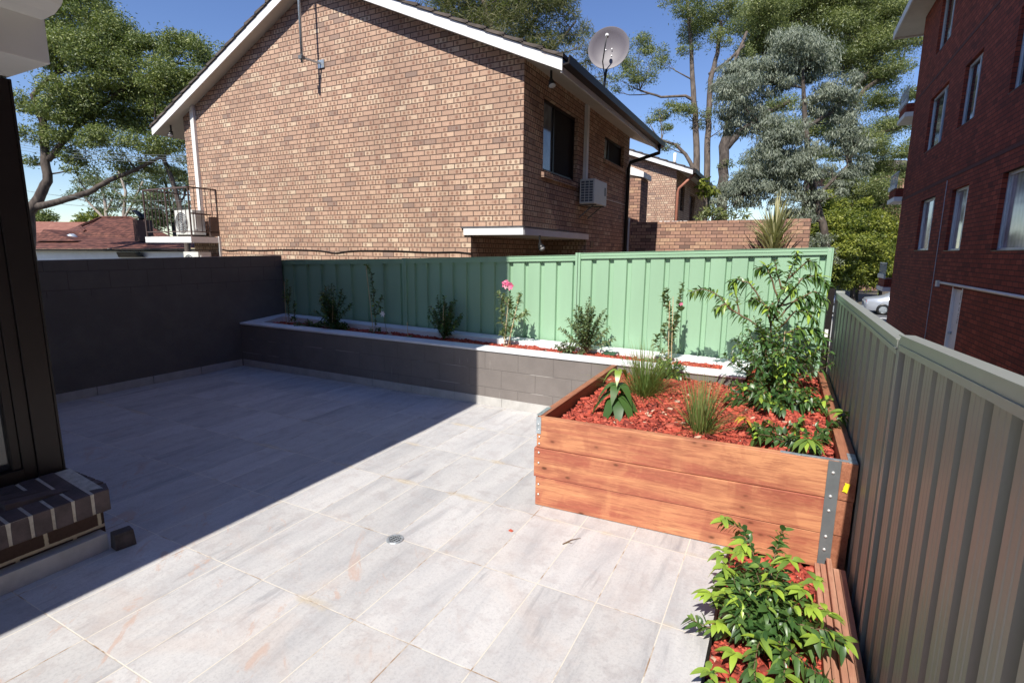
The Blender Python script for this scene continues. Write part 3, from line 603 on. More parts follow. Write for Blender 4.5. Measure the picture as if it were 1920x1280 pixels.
def roof(parent, AX, EX, roofz, Y0, Y1, mat, wall_y, steps=True):
    for s in (1, -1):
        ex = EX if s == 1 else 2 * AX - EX
        b = MB(); q = lambda X, dz: (X, roofz(X) + dz)
        b.extrude([(ex, Y0, roofz(ex) + .03), (AX, Y0, roofz(AX) + .03), (AX, Y0, roofz(AX) + .13), (ex, Y0, roofz(ex) + .13)], (0, Y1 - Y0, 0)).build('soffit', M['soffit'], parent)
        b = MB(); b.extrude([(ex + .01 * s, Y0 - .022, roofz(ex)), (AX, Y0 - .022, roofz(AX)), (AX, Y0 - .022, roofz(AX) + .165), (ex + .01 * s, Y0 - .022, roofz(ex) + .165)], (0, .02, 0)).build('barge_board', M['barge'], parent)
        n = int(abs(AX - ex) / 0.30); b = MB(); dx = (AX - ex) / n
        for i in range(n):
            xa, xb = ex + dx * i - .03 * s * -1, ex + dx * (i + 1)
            za, zb_ = roofz(ex + dx * i), roofz(xb)
            j = rnd.uniform(-.006, .01)
            b.extrude([(xa, 0, za + .17), (xb, 0, zb_ + .17), (xb, 0, zb_ + .20), (xa, 0, za + .222 + j * .6)], (0, Y1 - Y0 + .06, 0))
            for k in range(8): b.v[-1 - k] = (b.v[-1 - k][0], b.v[-1 - k][1] + Y0 - .05 + rnd.uniform(-.004, .004) * 0, b.v[-1 - k][2])
        b.build('roof_tiles', mat, parent)
roof(house, AX, EX, roofz, 7.40, 13.95, M['roof_grey'], HY0)
MB().box(EX - .02, EX + .005, 7.40, 13.95, EZ - .02, EZ + .14).build('fascia', M['barge'], house)
g = MB(); g.extrude([(EX + .006, 7.38, EZ + .06), (EX + .115, 7.38, EZ + .08), (EX + .125, 7.38, EZ + .19), (EX + .105, 7.38, EZ + .19), (EX + .10, 7.38, EZ + .1), (EX + .02, 7.38, EZ + .09), (EX + .006, 7.38, EZ + .18)], (0, 6.58, 0)).build('gutter', M['dark_metal'], house)
MB().tube([(EX + .06, 13.60, EZ + .07), (EX + .06, 13.62, EZ - .10), (HX1 + .10, 13.52, EZ - .30), (HX1 + .06, 13.52, EZ - .45), (HX1 + .06, 13.52, GZ)], .045, 10).build('downpipe', M['dark_metal'], house, True)
MB().box(HX1 + .02, HX1 + .10, 13.66, 13.73, GZ, 2.55).build('waste_pipe', M['white'], house)
# awning band
b = MB(); b.box(-4.87, HX1 + .03, HY0 - .03, HY0 - .001, 1.925, 2.035); b.box(HX1 + .001, HX1 + .035, HY0 - .001, 10.75, 1.925, 2.035); b.build('awning_band', M['white'], house)
b = MB(); b.box(-4.92, HX1 + .035, HY0 - .035, HY0 - .001, 2.037, 2.062); b.box(HX1 + .001, HX1 + .04, HY0 - .001, 9.6, 2.037, 2.06); b.build('flashing', M['lead'], house)
# windows
def side_window(y0, y1, z0, z1, split):
    x = HX1 - .09; b = MB()
    for (a, c, d, e) in ((y0, y1, z0, z0 + .05), (y0, y1, z1 - .05, z1), (y0, y0 + .05, z0 + .05, z1 - .05), (y1 - .05, y1, z0 + .05, z1 - .05), (split - .025, split + .025, z0 + .05, z1 - .05)): b.box(x - .03, x + .02, a, c, d, e)
    f = b.build('window', M['dark_metal'], house)
    MB().box(x - .015, x - .005, y0 + .05, split - .025, z0 + .05, z1 - .05).build('pane', M['curtain_blue'], f)
    MB().box(x - .012, x - .002, split + .025, y1 - .05, z0 + .05, z1 - .05).build('pane', M['screen'], f)
    s = MB(); n = int((y1 - y0 + .1) / .118)
    for i in range(n + 1):
        ya = y0 - .05 + i * .118
        if ya + .108 > y1 + .06: break
        s.hexa([(HX1 - .12, ya, z0 - .10), (HX1 + .05, ya, z0 - .125), (HX1 + .05, ya + .108, z0 - .125), (HX1 - .12, ya + .108, z0 - .10)], [(HX1 - .12, ya, z0 - .002), (HX1 + .05, ya, z0 - .045), (HX1 + .05, ya + .108, z0 - .045), (HX1 - .12, ya + .108, z0 - .002)])
    s.build('sill', M['brick'], f)
side_window(8.40, 10.02, 3.02, 4.20, 9.0); side_window(11.70, 13.25, 3.72, 4.23, 12.2)
MB().box(HX1 + .001, HX1 + .07, 10.36, 10.47, 3.08, EZ + .33).build('conduit', M['white'], house)
MB().tube([(HX1 + .012, 11.2, 2.86), (HX1 + .012, 13.5, 2.86)], .008, 6).build('conduit', M['white'], house)
MB().box(HX1 + .001, HX1 + .01, 10.95, 11.15, 1.76, 1.90).build('vent', M['black'], house)
b = MB(); b.box(-11.98, -11.86, HY0 - .06, HY0 - .001, 1.95, roofz(-11.98) + .08); b.build('downpipe', M['white'], house)
MB().box(-11.37, -11.33, HY0 - .05, HY0 - .001, GZ, 1.93).build('downpipe', M['white'], house)
pts = []
for i in range(60):
    f = i / 59; x = -11.3 + f * (6.56); pts.append((x, HY0 - .015, 1.655 - .02 * abs(math.sin(f * 9.0)) ** 3 - .035 * max(0, math.sin(f * 13 + 1)) ** 9))
MB().tube(pts, .009, 6).build('cable', M['black'], house)
# floodlights
def flood(loc, label, aim):
    t = thing('flood_light', loc, label, 'light')
    l = Vector(loc); a = Vector(aim).normalized()
    MB().tube([l, l - Vector((0, 0, .08)), l - Vector((0, 0, .13)) + a * .02], .018, 8).build('bracket', M['black'], t)
    p = l - Vector((0, 0, .14)) + a * .02
    MB().lathe(p, [(0, -.03), (.03, -.028), (.045, .03), (.06, .09), (.055, .092)], a, 16).build('lamp_head', M['black'], t, True)
    MB().lathe(p, [(.054, .088), (.03, .11), (0, .115)], a, 16).build('lens', M['white'], t, True)
flood((-12.66, 7.56, roofz(-12.66) + .03), 'small floodlight under the left end of the brick house eaves', (.3, -.4, -.8))
flood((-3.42, 7.85, roofz(-3.42) + .03), 'small floodlight under the right end of the brick house eaves', (.3, -.3, -.8))
flood((-3.62, 7.98, 1.925), 'small floodlight under the white porch band of the brick house', (.5, -.3, -.6))
# TV mast
mt = thing('tv_mast', (-8.05, 7.26, 4.97), 'galvanised steel aerial mast bracketed to the brick gable', 'mast')
MB().tube([(-8.05, 7.26, 4.97), (-8.05, 7.26, 7.6)], .024, 10).build('pole', M['galv'], mt, True)
b = MB(); b.bar((-8.05, 7.26, 5.06), (-7.98, 7.63, 5.06), .03, .03); b.box(-8.06, -7.9, 7.625, 7.648, 4.98, 5.12); b.build('bracket', M['galv'], mt)
b = MB(); b.box(-8.10, -8.02, 7.22, 7.30, 5.03, 5.09); b.build('clamp', M['grey_steel'], mt)
b = MB(); b.bar((-8.05, 7.26, 7.55), (-8.05, 6.2, 7.6), .025, .025)
for k in range(8): b.tube([(-8.45 + .02 * k, 7.1 - .12 * k, 7.56), (-7.65 - .02 * k, 7.1 - .12 * k, 7.56)], .006, 5)
b.build('aerial', M['galv'], mt)
# satellite dish
ds = thing('satellite_dish', (-3.44, 10.5, 4.5), 'round grey satellite dish on a pole above the brick house gutter', 'satellite dish')
ax = Vector((.20, -1, .10)).normalized(); cD = Vector((-3.36, 10.42, 5.50)); prof = [(0, -.055), (.10, -.05), (.2, -.036), (.3, -.013), (.385, .018), (.392, .018), (.39, .008), (.3, -.025), (.15, -.055), (0, -.07)]
MB().lathe(cD, prof, ax, 40).build('dish', M['dish'], ds, True)
MB().tube([(-3.46, 10.5, 4.45), (-3.45, 10.54, 5.0), (-3.38, 10.52, 5.45)], .024, 8).build('pole', M['black'], ds, True)
MB().tube([(-3.43, 10.45, 5.02), (-3.395, 10.20, 5.2), cD + ax * .36 + Vector((.0, 0, .07))], .012, 8).build('feed_arm', M['black'], ds, True)
MB().lathe(cD + ax * .34 + Vector((0, 0, .08)), [(0, 0), (.03, .0), (.035, .05), (.025, .08), (0, .085)], -ax, 12).build('feed_horn', M['white'], ds, True)
for dx_, dz_ in ((-.06, -.05), (.06, -.05), (-.06, .07), (.06, .07)):
    MB().lathe(cD + Vector((dx_, -.0, dz_ - .08)) + ax * -.035, [(.012, 0), (.01, .008), (0, .01)], ax, 8).build('bolt', M['bolt'], ds)
# AC unit on side wall
a1 = thing('air_conditioner', (HX1 + .2, 10.7, 2.6), 'ivory air conditioner box hung on the side wall below the tall window', 'air conditioner')
X0, X1_, Y0_, Y1_, Z0_, Z1_ = HX1 + .06, HX1 + .36, 10.05, 10.85, 2.60, 3.07
MB().box(X0, X1_, Y0_, Y1_, Z0_, Z1_).build('casing', M['ac'], a1, bevel=.012)
b = MB()
for i in range(3):
    for j in range(8): b.box(X0 + .03 + i * .085, X0 + .10 + i * .085, Y0_ - .004, Y0_ - .001, Z0_ + .04 + j * .05, Z0_ + .078 + j * .05)
b.build('grille', M['ac_dark'], a1)
MB().box(X1_ + .001, X1_ + .004, Y1_ - .16, Y1_ - .08, Z0_ + .2, Z0_ + .36).build('label_plate', M['ac_dark'], a1)
for yb_ in (Y0_ + .15, Y1_ - .15):
    b = MB(); b.bar((HX1 + .01, yb_, Z0_ - .25), (X1_ - .05, yb_, Z0_ - .01), .02, .02); b.bar((HX1 + .01, yb_, Z0_ - .012), (X1_, yb_, Z0_ - .012), .02, .02); b.build('bracket', M['grey_steel'], a1)
# balcony
bx0, bx1, by0 = -13.05, -11.34, 6.98
MB().box(bx0, bx1, by0, HY0 - .001, 1.785, 1.91).build('balcony_slab', M['barge'], house)
MB().box(-12.95, -11.5, 7.05, HY0 - .002, 1.911, 1.925).build('balcony_floor', M['roof_grey'], house)
rl = []
zt = 2.94
b = MB(); b.bar((bx0 + .02, by0 + .04, zt), (bx1 - .03, by0 + .04, zt), .035, .03); b.bar((bx1 - .03, by0 + .04, zt), (bx1 - .03, HY0 - .01, zt), .035, .03); b.bar((bx0 + .02, by0 + .04, zt), (bx0 + .02, HY0 + .6, zt), .035, .03)
b.bar((bx0 + .02, by0 + .04, 2.02), (bx1 - .03, by0 + .04, 2.02), .02, .02); b.bar((bx1 - .03, by0 + .04, 2.02), (bx1 - .03, HY0 - .01, 2.02), .02, .02)
n = 12
for i in range(n + 1):
    x = bx0 + .02 + (bx1 - bx0 - .05) * i / n; th = .026 if i in (0, 6, n) else .010
    b.box(x - th / 2, x + th / 2, by0 + .04 - th / 2, by0 + .04 + th / 2, 1.91 if th > .02 else 2.02, zt)
for i in range(1, 6):
    y = by0 + .04 + .62 * i / 5; th = .024 if i == 5 else .010; b.box(bx1 - .03 - th / 2, bx1 - .03 + th / 2, y - th / 2, y + th / 2, 1.91 if th > .02 else 2.02, zt)
b.build('balcony_railing', M['rail'], house)
def ac_unit(x0, x1, y0, y1, z0, z1, label):
    t = thing('air_conditioner', ((x0 + x1) / 2, (y0 + y1) / 2, z0), label, 'air conditioner')
    MB().box(x0, x1, y0, y1, z0 + .03, z1).build('casing', M['ac'], t, bevel=.01)
    c = Vector((x0 + (x1 - x0) * .40, y0 - .002, (z0 + z1) / 2 + .015)); r = min(z1 - z0, x1 - x0) * .40
    b = MB()
    for k in range(6): b.lathe(c, [(r * (k + 1) / 6, .0), (r * (k + 1) / 6, .012), (r * (k + 1) / 6 - .006, .012), (r * (k + 1) / 6 - .006, 0)], (0, -1, 0), 28)
    b.build('fan_grille', M['ac'], t)
    MB().lathe(c, [(0, .0015), (r, .0015)], (0, -1, 0), 28).build('fan_opening', M['ac_dark'], t)
    b = MB(); b.box(x1 + .001, x1 + .02, y0 + .05, y0 + .09, z0 + .15, z1 - .08); b.box(x1 + .001, x1 + .02, y0 + .09, y1 - .05, z1 - .12, z1 - .08); b.build('side_handle', M['white'], t)
    MB().box(x0 + .05, x0 + .1, y0, y1, z0, z0 + .03).build('foot', M['black'], t); MB().box(x1 - .1, x1 - .05, y0, y1, z0, z0 + .03).build('foot', M['black'], t)
ac_unit(-12.20, -11.55, 7.18, 7.46, 1.925, 2.49, 'ivory air conditioner unit standing on the small white balcony')
ac_unit(-11.95, -11.42, 7.15, 7.45, 1.02, 1.585, 'ivory air conditioner unit in the dark under the small white balcony')
b = MB(); b.box(-11.42, -11.36, 7.45, 7.64, 1.93, 2.35); b.bar((-11.55, 7.6, 2.40), (-11.36, 7.05, 2.40), .03, .03); b.build('balcony_bracket', M['rail'], house)
# ---------------------------------------------------------------- second house of the same bricks
h2 = thing('brick_house', (-8, 21, GZ), 'second tan brick house standing behind the low brick boundary wall', 'house')
A2, S2, E2, X2 = -8.4, 0.36, 4.52, -3.32
rz2 = lambda X: E2 + S2 * ((X2 - X) if X > A2 else (X - (2 * A2 - X2)))
b = MB(); hx0, hx1 = -12.9, -3.93
b.extrude([(hx0, 21, GZ), (hx1, 21, GZ), (hx1, 21, rz2(hx1) + .1), (A2, 21, rz2(A2) + .1), (hx0, 21, rz2(hx0) + .1)], (0, .02, 0))
wallgrid(b, 'x', hx1, 21.02, 30, GZ, rz2(hx1) + .1, [(22.0, 22.9, 3.35, 4.35), (24.2, 25.6, 2.0, 4.2)], .14, 1)
b.build('brick_wall', M['brick'], h2)
roof(h2, A2, X2, rz2, 20.72, 30.3, M['roof_grey'], 21)
MB().box(X2 - .02, X2 + .005, 20.72, 30.3, E2 - .02, E2 + .14).build('fascia', M['rail'], h2)
MB().box(X2 + .006, X2 + .12, 20.7, 30.3, E2 + .04, E2 + .19).build('gutter', M['dark_metal'], h2)
b = MB(); b.tube([(X2 + .05, 20.9, E2 + .04), (hx1 + .12, 20.96, E2 - .45), (hx1 + .08, 20.96, E2 - .6), (hx1 + .08, 20.96, GZ)], .05, 8); b.build('downpipe', plain('terracotta_paint', (0.34, 0.13, 0.08), .6), h2, True)
for (y0, y1, z0, z1) in ((22.0, 22.9, 3.35, 4.35), (24.2, 25.6, 2.0, 4.2)):
    f = MB().box(hx1 - .11, hx1 - .09, y0, y1, z0, z1).build('window', M['glass'], h2)
MB().tube([(-4.35, 22.6, rz2(-4.35) + .15), (-4.35, 22.6, rz2(-4.35) + .75)], .06, 10).build('vent_pipe', M['white'], h2, True)
aw = thing('small_awning', (-3.95, 16.2, 3.9), 'small pale awning panel between the two brick houses', 'awning')
MB().hexa([(-4.6, 15.9, 4.0), (-3.92, 15.9, 3.85), (-3.92, 16.9, 3.85), (-4.6, 16.9, 4.0)], [(-4.6, 15.9, 4.30), (-3.92, 15.9, 4.0), (-3.92, 16.9, 4.0), (-4.6, 16.9, 4.30)]).build('panel', M['white'], aw)
b = MB(); b.box(-4.65, -4.0, 15.95, 16.85, GZ, 3.85); b.build('brick_pier', M['brick_fence'], aw)
# brick boundary wall
bw = thing('brick_wall', (-1.6, 13.8, GZ), 'low tan brick boundary wall with a spiky plant in front', 'wall')
MB().hexa([(HX1 + .11, 13.8, GZ), (.42, 13.8, GZ), (.42, 14.04, GZ), (HX1 + .11, 14.04, GZ)], [(HX1 + .11, 13.8, 2.44), (.42, 13.8, 2.46), (.42, 14.04, 2.46), (HX1 + .11, 14.04, 2.44)]).build('wall_body', M['brick_fence'], bw)
b = MB(); x = -2.95
for k in range(7):
    w_ = rnd.uniform(.03, .09); b.box(x, x + w_, 13.83, 13.9, 2.44, 2.455 + rnd.random() * .01); x += w_ + rnd.uniform(.01, .05)
b.build('paint_drips', M['white'], bw)
# ================================================================== RED BRICK FLATS
fl = thing('red_brick_flats', (4, 12, GZ), 'dark red brick block of flats in shade on the right edge', 'building')
FX, FY1, FZ1 = 3.2, 21.6, 8.95
wins = []
for (y0, y1, z0, z1, k) in ((17.8, 19.35, 7.12, 8.55, 0), (17.25, 19.15, 4.50, 5.95, 0), (14.6, 15.85, 4.50, 5.85, 0), (10.4, 12.65, 4.45, 5.85, 0), (17.0, 18.65, 1.80, 3.16, 1), (14.2, 15.45, 1.77, 3.13, 1), (9.7, 12.25, 1.75, 3.08, 1), (13.5, 15.6, 7.12, 8.55, 0), (8.7, 11.6, 7.12, 8.55, 0)):
    wins.append((y0, y1, z0, z1, k))
door = (13.55, 14.25, -1.15, 0.985)
b = MB(); wallgrid(b, 'x', FX, -8.0, FY1, GZ, FZ1, [w_[:4] for w_ in wins] + [door], .16, -1)
b.add([(FX, FY1, GZ), (14, FY1, GZ), (14, FY1, FZ1), (FX, FY1, FZ1)], [(0, 1, 2, 3)]); b.add([(FX, -8, GZ), (14, -8, GZ), (14, -8, FZ1), (FX, -8, FZ1)], [(0, 1, 2, 3)]); b.add([(14, -8, GZ), (14, FY1, GZ), (14, FY1, FZ1), (14, -8, FZ1)], [(0, 1, 2, 3)])
b.build('brick_wall', M['red_brick'], fl)
b = MB()
for z in (3.42, 6.42): b.box(FX - .008, FX - .001, -8, FY1, z, z + .07)
b.build('string_course', plain('dark_red_brick_course', (0.10, 0.035, 0.03), .9), fl)
for (y0, y1, z0, z1, k) in wins:
    x = FX + .10; sp = y0 + (y1 - y0) * (.36 if k == 0 else .30); b = MB(); w_ = .055
    for (a, c, d, e) in ((y0, y1, z0, z0 + w_), (y0, y1, z1 - w_, z1), (y0, y0 + w_, z0 + w_, z1 - w_), (y1 - w_, y1, z0 + w_, z1 - w_), (sp - .04, sp + .04, z0 + w_, z1 - w_)): b.box(x - .025, x + .03, a, c, d, e)
    f = b.build('window', M['alum'], fl)
    MB().box(x + .001, x + .01, y0 + w_, sp - .04, z0 + w_, z1 - w_).build('pane', M['glass'], f)
    MB().box(x + .004, x + .014, sp + .04, y1 - w_, z0 + w_, z1 - w_).build('pane', M['curtain'] if k else M['glass'], f)
    MB().box(FX - .006, FX + .12, y0, y1, z0 - .0, z0 + .012).build('sill', M['dark_metal'], f)
y0, y1, z0, z1 = door
d_ = MB().box(FX + .05, FX + .09, y0, y1, z0, z1).build('door', M['white'], fl)
cu = bpy.data.curves.new('door_lettering', 'FONT'); cu.body = 'ZWXIZ'; cu.size = .20; cu.extrude = .001
to = bpy.data.objects.new('tmp', cu); C.objects.link(to); bpy.context.view_layer.update(); me = bpy.data.meshes.new_from_object(to); bpy.data.objects.remove(to)
me.transform(Matrix(((0, 0, -1, FX + .0485), (0, 1, 0, y0 + .14), (-1, 0, 0, .93), (0, 0, 0, 1)))); me.materials.clear(); me.materials.append(M['dark_metal']); lo = bpy.data.objects.new('door_lettering', me); C.objects.link(lo); lo.parent = d_; me.transform(Matrix.Translation(-fl.location))
b = MB(); b.box(FX - .002, FX + .05, y0 - .03, y0 + .03, z0, z1 + .03); b.box(FX - .002, FX + .05, y1 - .03, y1 + .03, z0, z1 + .03); b.build('door_frame', M['white'], fl)
MB().lathe((FX + .045, y0 + .55, .05), [(0, -.002), (.03, 0), (.02, .02), (.03, .05), (0, .06)], (-1, 0, 0), 12).build('door_handle', M['galv'], d_, True)
b = MB(); b.tube([(FX - .02, 15.2, 1.06), (FX - .02, 6.0, 1.06)], .028, 8); b.build('conduit', M['white'], fl, True)
MB().box(FX - .06, FX - .001, 15.35, 15.5, .96, 1.10).build('junction_box', M['ac'], fl)
MB().tube([(FX - .008, 16.0, 3.4), (FX - .008, 16.0, -1.0)], .008, 5).build('thin_cable', M['alum'], fl)
# eaves and roof
b = MB(); b.box(2.62, 14.5, -8.6, 23.1, FZ1, FZ1 + .05); b.build('soffit', M['soffit'], fl)
b = MB(); b.box(2.58, 2.619, -8.6, 23.14, FZ1 - .05, FZ1 + .2); b.box(2.62, 14.5, 23.101, 23.14, FZ1 - .05, FZ1 + .2); b.build('fascia', M['white'], fl)
MB().hexa([(2.6, -8.6, FZ1 + .06), (14.5, -8.6, FZ1 + .06), (14.5, 23.1, FZ1 + .06), (2.6, 23.1, FZ1 + .06)], [(6.5, -5, FZ1 + 1.9), (11, -5, FZ1 + 1.9), (11, 19, FZ1 + 1.9), (6.5, 19, FZ1 + 1.9)]).build('roof', M['roof_grey'], fl)
for z in (0.45, 3.45, 6.12):
    MB().box(3.02, 6.5, FY1 + .3, FY1 + 1.7, z, z + .14).build('balcony_slab', M['white'], fl)
    MB().box(3.05, 6.5, FY1 + .34, FY1 + 1.66, z + .141, z + .42).build('balcony_parapet', M['red_brick'], fl)
    b = MB(); b.bar((3.03, FY1 + .3, z + .50), (3.03, FY1 + 1.7, z + .50), .04, .14); b.bar((3.06, FY1 + .3, z + .95), (3.06, FY1 + 1.7, z + .95), .03, .04)
    for k in range(8): b.box(3.05, 3.065, FY1 + .34 + k * .19, FY1 + .36 + k * .19, z + .42, z + .95)
    b.build('balcony_railing', M['alum'], fl)
# ================================================================== OUR OWN BUILDING, LEFT EDGE
ob = thing('near_building', (-4.5, 0, 0), 'white eaved building at the left edge with black window frame on dark brick', 'building')
PX = -3.62
MB().box(-9.0, -3.285, -6.0, 1.385, -0.2, 0.235).build('brick_base', M['dark_brick'], ob)
mb, mm = MB(), MB(); yy = 1.305; k = 0
while yy > -2.0:
    j = rnd.uniform(-.004, .004)
    mb.hexa([(-3.60, yy - .073, .232), (-3.205 + j, yy - .073, .225), (-3.205 + j, yy, .225), (-3.60, yy, .232)], [(-3.60, yy - .073, .392), (-3.205 + j, yy - .073, .345), (-3.205 + j, yy, .345), (-3.60, yy, .392)]); yy -= .087
xx = -3.33
while xx > -6:
    mb.hexa([(xx - .073, 1.0, .232), (xx, 1.0, .232), (xx, 1.425, .225), (xx - .073, 1.425, .225)], [(xx - .073, 1.0, .392), (xx, 1.0, .392), (xx, 1.425, .345), (xx - .073, 1.425, .345)]); xx -= .087
mb.hexa([(-3.31, 1.32, .228), (-3.205, 1.32, .225), (-3.205, 1.39, .225), (-3.31, 1.425, .225)], [(-3.31, 1.32, .352), (-3.205, 1.32, .346), (-3.205, 1.39, .345), (-3.31, 1.425, .345)])
mb.build('sill_bricks', plain('dark_sill_brick', (0.075, 0.055, 0.055), .75, .35, 9.0, bumpd=.004), ob, bevel=.004)
mm.hexa([(-3.59, -2.0, .228), (-3.212, -2.0, .228), (-3.212, 1.38, .228), (-3.59, 1.375, .228)], [(-3.59, -2.0, .3885), (-3.208, -2.0, .3425), (-3.208, 1.38, .3425), (-3.59, 1.38, .3885)])
mm.box(-6.0, -3.33, 1.0, 1.405, .228, .338)
mm.build('sill_mortar', plain('cream_mortar', (0.44, 0.41, 0.35), .9, .2, 30.0, bumpd=.003), ob)
b = MB(); yy = 1.36
while yy > -4: b.box(-3.222, -3.208, max(-4, yy - .60), yy - .003, .001, .098); yy -= .604
b.build('skirting_tile', M['skirt'], ob)
b = MB(); b.box(-3.284, -3.222, -4, 1.36, .0, .098); b.build('skirting_bed', M['concrete'], ob)
# frame and glass
b = MB(); b.box(PX - .10, PX, 1.25, 1.36, .375, 2.50); b.box(PX - .10, PX - .012, 1.19, 1.249, .375, 2.50); b.box(PX - .10, PX - .004, -3, 1.189, .375, .45); b.box(PX - .10, PX - .004, -3, 1.189, 2.38, 2.50)
b.box(PX - .09, PX - .02, 1.15, 1.189, .451, 2.379); b.box(PX - .10, PX + .004, 1.361, 1.372, .37, 2.50); b.box(-8.0, PX - .101, 1.30, 1.36, .375, 2.5)
b.build('window_frame', M['dark_metal'], ob, bevel=.003)
MB().box(PX - .06, PX - .05, -3, 1.1495, .451, 2.379).build('glass', M['glass'], ob)
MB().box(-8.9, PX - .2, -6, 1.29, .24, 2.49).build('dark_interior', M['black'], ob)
MB().box(-9.0, -3.2, -6.0, 1.37, 2.51, 2.72).build('white_beam', M['render_white'], ob, bevel=.003)
pr = [(-3.199, 2.70), (-3.08, 2.705), (-3.01, 2.73), (-2.97, 2.77), (-2.95, 2.83), (-2.95, 2.93), (-3.199, 2.93)]
MB().extrude([(x, -6.0, z) for x, z in pr], (0, 7.36, 0)).build('eave_moulding', M['render_white'], ob)
MB().box(-14.0, -2.80, -8.0, 1.20, 2.931, 7.35).build('upper_storey', M['render_white'], ob)
tag(MB().hexa([(-3.218, 1.37, .001), (-3.148, 1.362, .001), (-3.13, 1.46, .001), (-3.205, 1.47, .001)], [(-3.216, 1.375, .095), (-3.155, 1.367, .092), (-3.138, 1.455, .093), (-3.20, 1.465, .096)]).build('brick_offcut', plain('weathered_brick', (0.085, 0.065, 0.055), .9, .35, 14.0, bumpd=.004), bevel=.004), 'loose dark brick offcut lying by the corner of the left building', 'brick')
# ================================================================== SMALL THINGS ON THE PATIO
dr = thing('floor_drain', (-1.88, 2.19, 0.001), 'round chrome floor drain set in the sunlit tiles', 'drain')
MB().lathe((-1.88, 2.19, .0), [(0, .0015), (.036, .0015)], (0, 0, 1), 28).build('drain_hole', M['black'], dr)
b = MB(); b.lathe((-1.88, 2.19, .0), [(.036, .002), (.037, .005), (.049, .005), (.052, .0005)], (0, 0, 1), 32)
for k in range(4):
    y = -.024 + k * .016; h = math.sqrt(.037 ** 2 - y ** 2); b.bar((-1.88 - h, 2.19 + y, .004), (-1.88 + h, 2.19 + y, .004), .0045, .0025)
for k in range(3):
    x = -.02 + k * .02; h = math.sqrt(.037 ** 2 - x ** 2); b.bar((-1.88 + x, 2.19 - h, .004), (-1.88 + x, 2.19 + h, .004), .004, .0026)
b.build('drain_grate', M['galv'], dr)
tag(MB().hexa([(-1.345, 2.585, .001), (-1.32, 2.58, .001), (-1.315, 2.6, .001), (-1.338, 2.602, .001)], [(-1.342, 2.586, .008), (-1.322, 2.583, .006), (-1.318, 2.597, .005), (-1.336, 2.60, .009)]).build('bark_chip', plain('red_chip', (0.45, .09, .05), .8)), 'single red bark chip lying alone on the patio tiles', 'bark chip')
for pts, lab in (([(-1.0, 2.60, .004), (-.97, 2.66, .008), (-.93, 2.71, .005)], 'longer brown twig on the tiles near the timber box'), ([(-1.0, 2.60, .003), (-.98, 2.63, .006), (-.955, 2.635, .004)], 'shorter brown twig on the tiles near the timber box')):
    tag(MB().tube(pts, [.003, .0025, .001], 5).build('twig', M['stem']), lab, 'twig')
# ================================================================== FAR LEFT HOUSE, LINES
def quadm(pts): return MB().add(pts, [tuple(range(len(pts)))])
D = 27.0
fh = thing('tiled_house', tuple(at(230, 470, D)), 'low white house with terracotta tiled hip roof beyond the dark block wall', 'house')
e0, e1 = at(-60, 471, D), at(470, 470, D); dn = Vector((CF.x, CF.y, 0)).normalized()
b = MB(); b.hexa([(e0.x, e0.y, GZ), (e1.x, e1.y, GZ), tuple(Vector((e1.x, e1.y, GZ)) + dn * 7), tuple(Vector((e0.x, e0.y, GZ)) + dn * 7)], [(e0.x, e0.y, 1.5), (e1.x, e1.y, 1.5), tuple(Vector((e1.x, e1.y, 1.5)) + dn * 7), tuple(Vector((e0.x, e0.y, 1.5)) + dn * 7)])
b.build('white_wall', M['white'], fh)
a, c = at(-70, 470, D - .4), at(480, 469, D - .4); pk1, pk2 = at(195, 407, D + 4.2), at(222, 407, D + 4.2); lk, rk = at(60, 436, D + 3.5), at(330, 462, D + 2.6)
b = MB(); b.hexa([a, c, c + dn * 8, a + dn * 8], [a + Vector((0, 0, .08)), c + Vector((0, 0, .08)), c + dn * 8 + Vector((0, 0, .08)), a + dn * 8 + Vector((0, 0, .08))]); b.build('gutter', M['dark_metal'], fh)
up = Vector((0, 0, .1)); rl_, rr_ = at(-70, 438, D + 3.4), at(160, 434, D + 3.4)
b = MB(); b.add([a + up, c + up, at(340, 452, D + 3.0), at(300, 448, D + 3.0), rr_, rl_], [(0, 1, 2, 3, 4, 5)])
b.add([rr_, at(300, 448, D + 3.0), at(245, 408, D + 6), at(190, 408, D + 6)], [(0, 1, 2, 3)])
b.add([at(300, 448, D + 3.0), at(340, 452, D + 3.0), at(245, 408, D + 6)], [(0, 1, 2)])
b.add([rr_, at(190, 408, D + 6), at(100, 440, D + 8), at(90, 440, D + 4)], [(0, 1, 2, 3)])
b.add([rl_, rr_, rr_ + dn * 5, rl_ + dn * 5], [(0, 1, 2, 3)]); b.add([at(340, 452, D + 3), c + up, c + up + dn * 8, at(330, 452, D + 9)], [(0, 1, 2, 3)])
b.build('roof', M['roof_red'], fh)
b = MB(); b.tube([at(245, 408, D + 5.95), at(190, 408, D + 5.95), at(150, 424, D + 4.6), rr_], .09, 6); b.tube([at(245, 408, D + 5.95), at(300, 448, D + 2.95), c + up], .09, 6); b.build('ridge_tiles', M['roof_red'], fh)
g1 = [at(62, 452, D + .9), at(142, 452, D + .9), at(82, 430, D + 1.9)]
b = MB(); b.add([g1[0], g1[2], g1[2] + dn * 3, g1[0] + dn * 3, g1[1], g1[1] + dn * 3], [(0, 1, 2, 3), (1, 4, 5, 2)]); b.add([g1[0], g1[1], g1[2]], [(0, 1, 2)]); b.build('small_gable', M['roof_red'], fh)
MB().hexa([at(222, 482, D - .08), at(272, 482, D - .08), at(272, 482, D + .1), at(222, 482, D + .1)], [at(218, 473, D - .35), at(262, 472.5, D - .35), at(262, 472.5, D + .1), at(218, 473, D + .1)]).build('window', M['glass'], fh)
